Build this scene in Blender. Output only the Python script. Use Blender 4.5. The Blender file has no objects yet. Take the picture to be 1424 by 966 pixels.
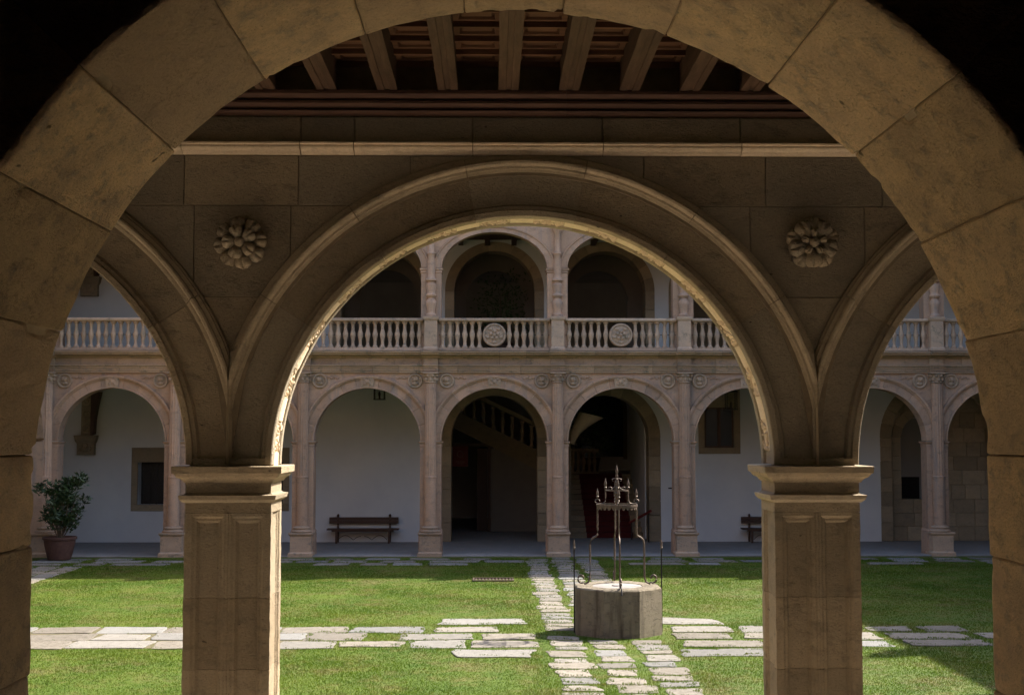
import bpy, bmesh, math, random
import numpy as np
from math import pi, sin, cos, sqrt, radians
from mathutils import Vector, noise as mnoise

random.seed(7)
sc = bpy.context.scene
col = sc.collection

# ------------------------------------------------------------------ camera
EYE = 3.4
cam_data = bpy.data.cameras.new('camera')
cam_data.sensor_width = 36.0
cam_data.lens = 36.0 * 1823.0 / 1424.0
cam_data.clip_start = 0.05
cam_data.clip_end = 1000.0
cam = bpy.data.objects.new('camera', cam_data)
col.objects.link(cam)
cam.location = (0, 0, EYE)
cam.rotation_euler = (radians(90 + 3.80), 0, radians(-0.85))
sc.camera = cam

# ------------------------------------------------------------------ sky and sun
SUN = Vector((0.90, 0.53, 1.0)).normalized()
world = bpy.data.worlds.new('World')
sc.world = world
world.use_nodes = True
wn = world.node_tree
wn.nodes.clear()
w_out = wn.nodes.new('ShaderNodeOutputWorld')
w_bg = wn.nodes.new('ShaderNodeBackground')
w_sky = wn.nodes.new('ShaderNodeTexSky')
w_sky.sky_type = 'NISHITA'
w_sky.sun_disc = False
w_sky.sun_elevation = math.asin(SUN.z)
w_sky.sun_rotation = math.atan2(SUN.x, SUN.y)
w_sky.air_density = 1.0
w_sky.dust_density = 3.0
w_sky.ozone_density = 0.4
w_bg.inputs['Strength'].default_value = 0.14
wn.links.new(w_sky.outputs[0], w_bg.inputs[0])
wn.links.new(w_bg.outputs[0], w_out.inputs[0])

sun_data = bpy.data.lights.new('sun', 'SUN')
sun_data.energy = 4.7
sun_data.angle = radians(0.53)
sun_data.color = (1.0, 0.92, 0.78)
sun = bpy.data.objects.new('sun', sun_data)
col.objects.link(sun)
sun.location = (20, 20, 40)
sun.rotation_euler = SUN.to_track_quat('Z', 'Y').to_euler()

sc.view_settings.view_transform = 'Standard'
sc.view_settings.look = 'None'
sc.view_settings.gamma = 1.0
sc.view_settings.exposure = 1.82
sc.view_settings.use_curve_mapping = False
sc.render.engine = 'CYCLES'
sc.cycles.use_denoising = True
sc.cycles.max_bounces = 10
sc.cycles.diffuse_bounces = 7
sc.cycles.caustics_reflective = False
sc.cycles.caustics_refractive = False

# ------------------------------------------------------------------ materials
def new_mat(name):
    m = bpy.data.materials.new(name)
    m.use_nodes = True
    nt = m.node_tree
    b = nt.nodes['Principled BSDF']
    b.inputs['Roughness'].default_value = 0.85
    b.inputs['Specular IOR Level'].default_value = 0.25
    return m, nt, b

def N(nt, t, **kw):
    n = nt.nodes.new(t)
    for k, v in kw.items():
        setattr(n, k, v)
    return n

def mixc(nt, fac, a, b, blend='MIX'):
    n = nt.nodes.new('ShaderNodeMix')
    n.data_type = 'RGBA'
    n.blend_type = blend
    for sock, val in ((n.inputs[0], fac), (n.inputs[6], a), (n.inputs[7], b)):
        if hasattr(val, 'links'):
            nt.links.new(val, sock)
        elif isinstance(val, (int, float)):
            sock.default_value = val
        else:
            sock.default_value = (*val, 1.0)
    return n.outputs[2]

def noise_tex(nt, coord, scale, detail=5, rough=0.6):
    n = N(nt, 'ShaderNodeTexNoise')
    n.inputs['Scale'].default_value = scale
    n.inputs['Detail'].default_value = detail
    n.inputs['Roughness'].default_value = rough
    nt.links.new(coord, n.inputs['Vector'])
    return n.outputs['Fac']

def ramp(nt, src, p0, p1):
    n = N(nt, 'ShaderNodeMapRange')
    n.inputs['From Min'].default_value = p0
    n.inputs['From Max'].default_value = p1
    nt.links.new(src, n.inputs['Value'])
    return n.outputs['Result']

def stone_mat(name, a, b, c, size=1.0, bump=0.4, bump_dist=0.01, vary=0.22, pits=0.5, lichen=None, rough=0.9, second=None, streak=None, crack=0.0):
    """sandstone: two tones in clouds, a third as stains, dark pores, one tint per block"""
    m, nt, p = new_mat(name)
    L = nt.links
    pos = N(nt, 'ShaderNodeNewGeometry').outputs['Position']
    oi = N(nt, 'ShaderNodeObjectInfo')
    # stretch along the bedding
    mp = N(nt, 'ShaderNodeMapping')
    mp.inputs['Scale'].default_value = (1.0, 1.0, 1.7)
    L.new(pos, mp.inputs['Vector'])
    v = mp.outputs['Vector']
    n1 = ramp(nt, noise_tex(nt, v, 2.2 / size, 6, 0.65), 0.34, 0.66)
    n2 = ramp(nt, noise_tex(nt, v, 5.5 / size, 7, 0.7), 0.52, 0.74)
    n3 = noise_tex(nt, v, 34.0 / size, 6, 0.7)
    n4 = ramp(nt, noise_tex(nt, v, 75.0 / size, 3, 0.55), 0.60, 0.72)
    c1 = mixc(nt, n1, a, b)
    c2 = mixc(nt, n2, c1, c)
    hv = N(nt, 'ShaderNodeMapRange')
    hv.inputs['To Min'].default_value = 1.0 - vary
    hv.inputs['To Max'].default_value = 1.0 + vary
    L.new(oi.outputs['Random'], hv.inputs['Value'])
    if second:
        rr = N(nt, 'ShaderNodeMath', operation='FRACT')
        r7 = N(nt, 'ShaderNodeMath', operation='MULTIPLY')
        r7.inputs[1].default_value = 7.31
        L.new(oi.outputs['Random'], r7.inputs[0])
        L.new(r7.outputs[0], rr.inputs[0])
        c2 = mixc(nt, ramp(nt, rr.outputs[0], 0.35, 0.9), c2, mixc(nt, 0.75, c2, second))
    if streak:
        ms = N(nt, 'ShaderNodeMapping')
        ms.inputs['Scale'].default_value = (3.4, 3.4, 0.35)
        L.new(pos, ms.inputs['Vector'])
        c2 = mixc(nt, ramp(nt, noise_tex(nt, ms.outputs[0], 1.6, 4, 0.6), 0.52, 0.70), c2, streak)
    c3 = mixc(nt, 1.0, c2, hv.outputs['Result'], 'MULTIPLY')
    g = N(nt, 'ShaderNodeMapRange')
    g.inputs['To Min'].default_value = 0.72
    g.inputs['To Max'].default_value = 1.28
    L.new(n3, g.inputs['Value'])
    c4 = mixc(nt, 1.0, c3, g.outputs['Result'], 'MULTIPLY')
    pm = N(nt, 'ShaderNodeMath', operation='MULTIPLY')
    pm.inputs[1].default_value = pits
    L.new(n4, pm.inputs[0])
    c5 = mixc(nt, pm.outputs[0], c4, tuple(x * 0.35 for x in a))
    if lichen:
        nl = ramp(nt, noise_tex(nt, pos, 3.1, 7, 0.75), 0.55, 0.68)
        c5 = mixc(nt, nl, c5, lichen)
    if crack:
        nc = noise_tex(nt, v, 1.9, 9, 0.72)
        dd = N(nt, 'ShaderNodeMath', operation='SUBTRACT')
        dd.inputs[1].default_value = 0.5
        L.new(nc, dd.inputs[0])
        ab = N(nt, 'ShaderNodeMath', operation='ABSOLUTE')
        L.new(dd.outputs[0], ab.inputs[0])
        line = ramp(nt, ab.outputs[0], 0.0045, 0.001)
        mask = ramp(nt, noise_tex(nt, v, 1.3, 3, 0.5), 0.50, 0.60)
        lm = N(nt, 'ShaderNodeMath', operation='MULTIPLY')
        L.new(line, lm.inputs[0])
        L.new(mask, lm.inputs[1])
        lk = N(nt, 'ShaderNodeMath', operation='MULTIPLY')
        lk.inputs[1].default_value = crack
        L.new(lm.outputs[0], lk.inputs[0])
        c5 = mixc(nt, lk.outputs[0], c5, tuple(x * 0.22 for x in a))
        hole = ramp(nt, noise_tex(nt, v, 16.0, 2, 0.4), 0.75, 0.79)
        c5 = mixc(nt, hole, c5, tuple(x * 0.28 for x in a))
    L.new(c5, p.inputs['Base Color'])
    p.inputs['Roughness'].default_value = rough
    h1 = N(nt, 'ShaderNodeMath', operation='MULTIPLY_ADD')
    h1.inputs[1].default_value = -0.6
    L.new(n4, h1.inputs[0])
    L.new(n3, h1.inputs[2])
    h2 = N(nt, 'ShaderNodeMath', operation='MULTIPLY_ADD')
    h2.inputs[1].default_value = 0.7
    L.new(n2, h2.inputs[0])
    L.new(h1.outputs[0], h2.inputs[2])
    bp = N(nt, 'ShaderNodeBump')
    bp.inputs['Strength'].default_value = bump
    bp.inputs['Distance'].default_value = bump_dist
    L.new(h2.outputs[0], bp.inputs['Height'])
    L.new(bp.outputs[0], p.inputs['Normal'])
    return m

def plain_mat(name, a, b, scale=6.0, rough=0.8, bump=0.2, dist=0.005, metallic=0.0, stretch=(1, 1, 1), vary=0.0, spec=0.25):
    m, nt, p = new_mat(name)
    L = nt.links
    pos = N(nt, 'ShaderNodeNewGeometry').outputs['Position']
    mp = N(nt, 'ShaderNodeMapping')
    mp.inputs['Scale'].default_value = stretch
    L.new(pos, mp.inputs['Vector'])
    n1 = noise_tex(nt, mp.outputs[0], scale, 6, 0.65)
    c = mixc(nt, ramp(nt, n1, 0.32, 0.68), a, b)
    if vary:
        oi = N(nt, 'ShaderNodeObjectInfo')
        hv = N(nt, 'ShaderNodeMapRange')
        hv.inputs['To Min'].default_value = 1.0 - vary
        hv.inputs['To Max'].default_value = 1.0 + vary
        L.new(oi.outputs['Random'], hv.inputs['Value'])
        c = mixc(nt, 1.0, c, hv.outputs['Result'], 'MULTIPLY')
    L.new(c, p.inputs['Base Color'])
    p.inputs['Roughness'].default_value = rough
    p.inputs['Metallic'].default_value = metallic
    p.inputs['Specular IOR Level'].default_value = spec
    bp = N(nt, 'ShaderNodeBump')
    bp.inputs['Strength'].default_value = bump
    bp.inputs['Distance'].default_value = dist
    n2 = noise_tex(nt, mp.outputs[0], scale * 5, 5, 0.6)
    L.new(n2, bp.inputs['Height'])
    L.new(bp.outputs[0], p.inputs['Normal'])
    return m

M = {}
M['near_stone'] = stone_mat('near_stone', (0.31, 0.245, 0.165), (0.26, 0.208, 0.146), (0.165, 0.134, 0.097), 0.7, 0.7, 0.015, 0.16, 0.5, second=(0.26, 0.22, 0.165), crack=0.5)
M['moulding_lit_stone'] = stone_mat('moulding_lit_stone', (0.385, 0.31, 0.215), (0.32, 0.26, 0.183), (0.21, 0.17, 0.122), 0.6, 0.7, 0.012, 0.12, 0.4)  # near stone paled so the arch mouldings carry their highlight in colour
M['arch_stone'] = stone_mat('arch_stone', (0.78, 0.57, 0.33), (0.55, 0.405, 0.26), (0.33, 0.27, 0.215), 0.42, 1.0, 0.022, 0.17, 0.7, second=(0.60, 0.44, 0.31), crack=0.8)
M['jamb_stone'] = stone_mat('jamb_stone', (0.62, 0.50, 0.36), (0.56, 0.45, 0.33), (0.42, 0.33, 0.24), 0.8, 0.5, 0.008, 0.10, 0.45)  # pale stone; on the arch soffit its paleness stands for bounce light
M['far_stone'] = stone_mat('far_stone', (0.42, 0.27, 0.18), (0.355, 0.24, 0.168), (0.22, 0.165, 0.122), 1.3, 0.6, 0.025, 0.14, 0.5, streak=(0.27, 0.205, 0.165))
M['far_weathered'] = stone_mat('far_weathered', (0.40, 0.285, 0.195), (0.33, 0.24, 0.172), (0.20, 0.17, 0.14), 1.1, 0.6, 0.025, 0.16, 0.6, lichen=(0.17, 0.15, 0.11))
M['door_stone'] = stone_mat('door_stone', (0.28, 0.215, 0.14), (0.23, 0.18, 0.12), (0.18, 0.145, 0.105), 1.6, 0.4, 0.015, 0.22, 0.3)
M['well_stone'] = stone_mat('well_stone', (0.20, 0.17, 0.125), (0.165, 0.142, 0.105), (0.09, 0.075, 0.055), 0.5, 0.9, 0.02, 0.05, 0.8, streak=(0.075, 0.06, 0.043))
M['paving'] = stone_mat('paving', (0.215, 0.195, 0.165), (0.175, 0.158, 0.134), (0.10, 0.088, 0.066), 0.45, 0.9, 0.02, 0.22, 0.8, second=(0.165, 0.17, 0.172))
M['near_floor'] = stone_mat('near_floor', (0.70, 0.58, 0.43), (0.64, 0.53, 0.40), (0.55, 0.45, 0.34), 1.2, 0.3, 0.008, 0.10, 0.3)
M['floor_stone'] = stone_mat('floor_stone', (0.26, 0.24, 0.225), (0.22, 0.205, 0.195), (0.17, 0.16, 0.15), 1.2, 0.3, 0.008, 0.10, 0.3)
M['mortar'] = plain_mat('mortar', (0.16, 0.125, 0.085), (0.24, 0.19, 0.13), 12, 0.95, 0.4, 0.006)
M['pale_mortar'] = plain_mat('pale_mortar', (0.26, 0.20, 0.13), (0.36, 0.28, 0.19), 14, 0.95, 0.5, 0.006)
M['plaster'] = plain_mat('plaster', (0.49, 0.495, 0.51), (0.57, 0.565, 0.56), 0.7, 0.95, 0.25, 0.01)
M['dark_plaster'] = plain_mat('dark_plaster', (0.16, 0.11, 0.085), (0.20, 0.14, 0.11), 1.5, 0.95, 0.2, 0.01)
M['wood_beam'] = plain_mat('wood_beam', (0.042, 0.023, 0.014), (0.082, 0.048, 0.03), 5, 0.75, 0.6, 0.006, 0, (6, 0.6, 6), 0.15)
M['wood_panel'] = plain_mat('wood_panel', (0.08, 0.038, 0.022), (0.14, 0.072, 0.038), 5, 0.7, 0.4, 0.004, 0, (1, 5, 5), 0.2)
M['wood_red'] = plain_mat('wood_red', (0.040, 0.018, 0.012), (0.068, 0.033, 0.022), 6, 0.7, 0.4, 0.004, 0, (0.5, 4, 4), 0.12)
M['wood_dark'] = plain_mat('wood_dark', (0.05, 0.027, 0.018), (0.078, 0.042, 0.028), 8, 0.6, 0.3, 0.003, 0, (0.6, 5, 5))
M['iron'] = plain_mat('iron', (0.055, 0.044, 0.038), (0.13, 0.095, 0.075), 25, 0.55, 0.4, 0.002, 0.4)
M['iron_black'] = plain_mat('iron_black', (0.02, 0.02, 0.02), (0.045, 0.04, 0.038), 25, 0.5, 0.3, 0.002, 0.5)
M['terracotta'] = plain_mat('terracotta', (0.062, 0.032, 0.025), (0.095, 0.05, 0.038), 9, 0.8, 0.3, 0.004)
M['soil'] = plain_mat('soil', (0.045, 0.032, 0.02), (0.075, 0.055, 0.035), 20, 0.95, 0.8, 0.02)
M['bark'] = plain_mat('bark', (0.09, 0.065, 0.045), (0.15, 0.11, 0.08), 20, 0.9, 0.6, 0.005)
M['leaf'] = plain_mat('leaf', (0.016, 0.034, 0.011), (0.034, 0.060, 0.018), 7, 0.45, 0.1, 0.002, spec=0.4)
M['leaf_dark'] = plain_mat('leaf_dark', (0.025, 0.055, 0.018), (0.05, 0.09, 0.03), 7, 0.5, 0.1, 0.002)
M['carpet'] = plain_mat('carpet', (0.055, 0.006, 0.006), (0.075, 0.010, 0.009), 30, 0.95, 0.5, 0.004)
M['red_rail'] = plain_mat('red_rail', (0.14, 0.018, 0.015), (0.18, 0.03, 0.025), 20, 0.5, 0.1, 0.002)
M['red_panel'] = plain_mat('red_panel', (0.12, 0.012, 0.010), (0.15, 0.02, 0.016), 3, 0.6, 0.1, 0.002)
M['white_print'] = plain_mat('white_print', (0.2, 0.12, 0.10), (0.24, 0.15, 0.13), 30, 0.8, 0.1, 0.001)
M['roof_tile'] = plain_mat('roof_tile', (0.30, 0.15, 0.09), (0.40, 0.22, 0.14), 6, 0.9, 0.6, 0.03)
M['ground'] = plain_mat('ground', (0.22, 0.18, 0.13), (0.28, 0.23, 0.17), 0.4, 0.95, 0.4, 0.02)
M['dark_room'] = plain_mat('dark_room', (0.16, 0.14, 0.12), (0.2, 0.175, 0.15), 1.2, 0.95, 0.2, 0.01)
g, gnt, gp = new_mat('glass')
gp.inputs['Base Color'].default_value = (0.03, 0.035, 0.04, 1)
gp.inputs['Roughness'].default_value = 0.12
gp.inputs['Specular IOR Level'].default_value = 0.5
M['glass'] = g

def grass_mat(name, blade):
    m, nt, p = new_mat(name)
    L = nt.links
    pos = N(nt, 'ShaderNodeNewGeometry').outputs['Position']
    n1 = ramp(nt, noise_tex(nt, pos, 0.55, 6, 0.65), 0.36, 0.64)
    n2 = ramp(nt, noise_tex(nt, pos, 1.7, 7, 0.75), 0.50, 0.70)
    n3 = ramp(nt, noise_tex(nt, pos, 60.0 if blade else 45.0, 3, 0.6), 0.3, 0.7)
    c = mixc(nt, n1, (0.054, 0.104, 0.008), (0.094, 0.140, 0.014))
    c = mixc(nt, n2, c, (0.138, 0.138, 0.036))
    n5 = ramp(nt, noise_tex(nt, pos, 0.8, 8, 0.78), 0.51, 0.68)
    c = mixc(nt, n5, c, (0.140, 0.125, 0.045))
    n6 = ramp(nt, noise_tex(nt, pos, 7.0, 4, 0.7), 0.55, 0.75)
    c = mixc(nt, n6, c, (0.042, 0.082, 0.007))
    k = N(nt, 'ShaderNodeMapRange')
    k.inputs['To Min'].default_value = 0.84 if blade else 0.6
    k.inputs['To Max'].default_value = 1.16 if blade else 1.0
    L.new(n3, k.inputs['Value'])
    c = mixc(nt, 1.0, c, k.outputs['Result'], 'MULTIPLY')
    L.new(c, p.inputs['Base Color'])
    p.inputs['Roughness'].default_value = 0.7
    p.inputs['Specular IOR Level'].default_value = 0.15
    if blade:
        tr = N(nt, 'ShaderNodeBsdfTranslucent')
        L.new(c, tr.inputs['Color'])
        mx = N(nt, 'ShaderNodeMixShader')
        mx.inputs[0].default_value = 0.4
        L.new(p.outputs[0], mx.inputs[1])
        L.new(tr.outputs[0], mx.inputs[2])
        L.new(mx.outputs[0], nt.nodes['Material Output'].inputs['Surface'])
    if not blade:
        bp = N(nt, 'ShaderNodeBump')
        bp.inputs['Strength'].default_value = 0.7
        bp.inputs['Distance'].default_value = 0.03
        L.new(n3, bp.inputs['Height'])
        L.new(bp.outputs[0], p.inputs['Normal'])
    return m
M['sand'] = plain_mat('sand', (0.105, 0.085, 0.055), (0.07, 0.07, 0.03), 5, 0.95, 0.6, 0.01)
M['lawn'] = grass_mat('lawn', False)
M['blade'] = grass_mat('blade', True)

# ------------------------------------------------------------------ mesh helpers
WL = {}          # world location of every object we make (translations only)

class MB:
    def __init__(s):
        s.v = []
        s.f = []
    def add(s, verts, faces):
        o = len(s.v)
        s.v += [tuple(p) for p in verts]
        s.f += [tuple(i + o for i in f) for f in faces]
        return s
    def box(s, x0, x1, y0, y1, z0, z1):
        return s.add([(x0, y0, z0), (x1, y0, z0), (x1, y1, z0), (x0, y1, z0), (x0, y0, z1), (x1, y0, z1), (x1, y1, z1), (x0, y1, z1)],
                     [(0, 3, 2, 1), (4, 5, 6, 7), (0, 1, 5, 4), (1, 2, 6, 5), (2, 3, 7, 6), (3, 0, 4, 7)])
    def cbox(s, x0, x1, y0, y1, z0, z1, c=0.006):
        """box whose -Y face is chamfered"""
        return s.add([(x0, y1, z0), (x1, y1, z0), (x1, y1, z1), (x0, y1, z1),
                      (x0, y0 + c, z0), (x1, y0 + c, z0), (x1, y0 + c, z1), (x0, y0 + c, z1),
                      (x0 + c, y0, z0 + c), (x1 - c, y0, z0 + c), (x1 - c, y0, z1 - c), (x0 + c, y0, z1 - c)],
                     [(0, 3, 2, 1), (0, 1, 5, 4), (1, 2, 6, 5), (2, 3, 7, 6), (3, 0, 4, 7),
                      (4, 5, 9, 8), (5, 6, 10, 9), (6, 7, 11, 10), (7, 4, 8, 11), (8, 9, 10, 11)])
    def loops(s, rings, closed_ends=True):
        """rings: list of equal-length vertex loops joined one after another"""
        n = len(rings[0])
        o = len(s.v)
        for r in rings:
            s.v += [tuple(p) for p in r]
        for k in range(len(rings) - 1):
            for i in range(n):
                j = (i + 1) % n
                s.f.append((o + k * n + i, o + k * n + j, o + (k + 1) * n + j, o + (k + 1) * n + i))
        if closed_ends:
            s.f.append(tuple(o + i for i in range(n)))
            s.f.append(tuple(o + (len(rings) - 1) * n + i for i in range(n)))
        return s
    def lathe(s, prof, n=24, c=(0, 0, 0), flute=None):
        rings = []
        for (r, z) in prof:
            ring = []
            for i in range(n):
                a = 2 * pi * i / n
                rr = r
                if flute and flute[0] <= z <= flute[1] and i % 2:
                    rr = r * flute[2]
                ring.append((c[0] + rr * cos(a), c[1] + rr * sin(a), c[2] + z))
            rings.append(ring)
        return s.loops(rings)
    def square(s, prof, x0, x1, y0, y1):
        """mitred moulding round a rectangle, prof = [(offset, z)]"""
        return s.loops([[(x0 - o, y0 - o, z), (x1 + o, y0 - o, z), (x1 + o, y1 + o, z), (x0 - o, y1 + o, z)] for o, z in prof])
    def sweep_x(s, prof, x0, x1):
        """closed (y, z) profile run along X"""
        return s.loops([[(x, y, z) for y, z in prof] for x in (x0, x1)])
    def arc(s, prof, cx, cz, a0, a1, n=10, sz=1.0, clamp=None):
        """closed (r, y) profile turned about the Y axis through (cx, cz)"""
        rings = []
        for k in range(n + 1):
            a = a0 + (a1 - a0) * k / n
            ring = []
            for r, y in prof:
                x = r * cos(a)
                if clamp is not None:
                    x = max(-clamp, min(clamp, x))
                ring.append((cx + x, y, cz + r * sin(a) * sz))
            rings.append(ring)
        return s.loops(rings)
    def tube(s, pts, r, n=8):
        pts = [Vector(p) for p in pts]
        rings = []
        up = Vector((0, 0, 1))
        for i, p in enumerate(pts):
            d = (pts[min(i + 1, len(pts) - 1)] - pts[max(i - 1, 0)]).normalized()
            u = d.cross(up)
            if u.length < 0.05:
                u = d.cross(Vector((1, 0, 0)))
            u.normalize()
            w = d.cross(u).normalized()
            rr = r[i] if isinstance(r, (list, tuple)) else r
            rings.append([p + (u * cos(2 * pi * k / n) + w * sin(2 * pi * k / n)) * rr for k in range(n)])
        return s.loops(rings)
    def spandrel(s, x0, x1, zt, cx, cz, r, y0, y1, sz=1.0, zb=None, n=20):
        """solid between an arc (or zb where that is higher) and a level top"""
        xs = [x0 + (x1 - x0) * i / n for i in range(n + 1)]
        def low(x):
            d = abs(x - cx)
            z = cz + sz * sqrt(r * r - d * d) if d < r else cz
            if zb is not None:
                z = max(z, zb)
            return min(z, zt)
        for a, b in zip(xs[:-1], xs[1:]):
            za, zb2 = low(a), low(b)
            if zt - za < 1e-4 and zt - zb2 < 1e-4:
                continue
            s.add([(a, y0, za), (b, y0, zb2), (b, y0, zt), (a, y0, zt), (a, y1, za), (b, y1, zb2), (b, y1, zt), (a, y1, zt)],
                  [(0, 1, 2, 3), (5, 4, 7, 6), (0, 4, 5, 1), (3, 2, 6, 7)])
        s.add([(x0, y0, low(x0)), (x0, y0, zt), (x0, y1, zt), (x0, y1, low(x0))], [(0, 1, 2, 3)])
        s.add([(x1, y0, low(x1)), (x1, y0, zt), (x1, y1, zt), (x1, y1, low(x1))], [(3, 2, 1, 0)])
        return s
    def poly(s, pts, y0, y1, c=0.0):
        """(x, z) polygon as a slab from y0 (front, chamfered by c) to y1"""
        n = len(pts)
        cx = sum(p[0] for p in pts) / n
        cz = sum(p[1] for p in pts) / n
        def ins(d):
            out = []
            for i in range(n):
                p, q, w = Vector(pts[i - 1]), Vector(pts[i]), Vector(pts[(i + 1) % n])
                e1, e2 = (q - p), (w - q)
                n1 = Vector((-e1.y, e1.x)).normalized() if e1.length > 1e-6 else Vector((0, 0))
                n2 = Vector((-e2.y, e2.x)).normalized() if e2.length > 1e-6 else n1
                b = (n1 + n2)
                if b.length < 1e-4:
                    b = n1
                b.normalize()
                out.append(q + b * d)
            return out
        rings = [[(x, y1, z) for x, z in pts]]
        if c:
            rings.append([(x, y0 + c, z) for x, z in pts])
            rings.append([(p.x, y0, p.y) for p in ins(c)])
        else:
            rings.append([(x, y0, z) for x, z in pts])
        return s.loops(rings)
    def mesh(s, name, mat, smooth=None):
        me = bpy.data.meshes.new(name)
        bm = bmesh.new()
        vs = [bm.verts.new(p) for p in s.v]
        for f in s.f:
            try:
                bm.faces.new([vs[i] for i in f])
            except ValueError:
                pass
        bmesh.ops.remove_doubles(bm, verts=bm.verts, dist=1e-5)
        bmesh.ops.recalc_face_normals(bm, faces=bm.faces)
        bm.to_mesh(me)
        bm.free()
        if smooth:
            me.polygons.foreach_set('use_smooth', [True] * len(me.polygons))
            me.set_sharp_from_angle(angle=radians(smooth))
        me.materials.append(M[mat])
        return me

def put(name, me, parent=None, loc=(0, 0, 0), rot=None, kind=None, label=None):
    """an object at the world location loc"""
    o = bpy.data.objects.new(name, me)
    col.objects.link(o)
    loc = Vector(loc)
    WL[o] = loc
    if parent is not None:
        o.parent = parent
        o.location = loc - WL[parent]
    else:
        o.location = loc
    if rot:
        o.rotation_euler = rot
    if kind:
        o['kind'] = kind
    if label:
        o['label'] = label
    return o

def thing(name, label, cat, loc=(0, 0, 0), group=None):
    o = put(name, None, None, loc)
    o['label'] = label
    o['category'] = cat
    if group:
        o['group'] = group
    return o

def struct(name, mb, mat, smooth=None):
    return put(name, mb.mesh(name, mat, smooth), kind='structure')

def part(name, mb, mat, parent, smooth=None, kind=None, label=None):
    """mesh given in world coordinates, its origin moved to its parent"""
    w = WL[parent]
    mb.v = [(p[0] - w.x, p[1] - w.y, p[2] - w.z) for p in mb.v]
    return put(name, mb.mesh(name, mat, smooth), parent, w, kind=kind, label=label)

build_part = part

# ------------------------------------------------------------------ layout of the court
BAY = 3.6
YN0, YN1 = 8.05, 8.47            # near arcade: gallery face, court face
NP0 = -1.61                      # a near pier axis
YF = 37.22                       # far arcade: court face
FP0 = -1.75                      # a far pier axis
XL, XR = -12.55, 16.25           # side arcades
YW = 41.9                        # far gallery wall
ZS = 3.21                        # springing of every lower arch

# ---------------- ground
struct('ground', MB().box(-150, 150, -150, 220, -0.4, -0.12), 'ground')
struct('lawn', MB().box(XL - 0.2, XR + 0.2, YN1 + 0.4, YF - 0.35, -0.11, 0.0), 'lawn')
far_floor = struct('far_gallery_floor', MB().box(XL - 5, XR + 5, YF - 0.35, 56, -0.11, 0.012), 'floor_stone')
for i in range(14):              # flags that edge the far gallery
    x0 = XL + i * 2.06
    me = MB().cbox(x0, x0 + 2.05, YF - 0.36, YF - 0.36 + 0.72, 0.013, 0.03).mesh('edge_slab', 'floor_stone')
    put('edge_slab', me, far_floor, (0, 0, 0))
struct('near_gallery_floor', MB().box(XL - 5, XR + 5, 2.0, YN1 + 0.4, -0.11, 0.03), 'near_floor')

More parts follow.
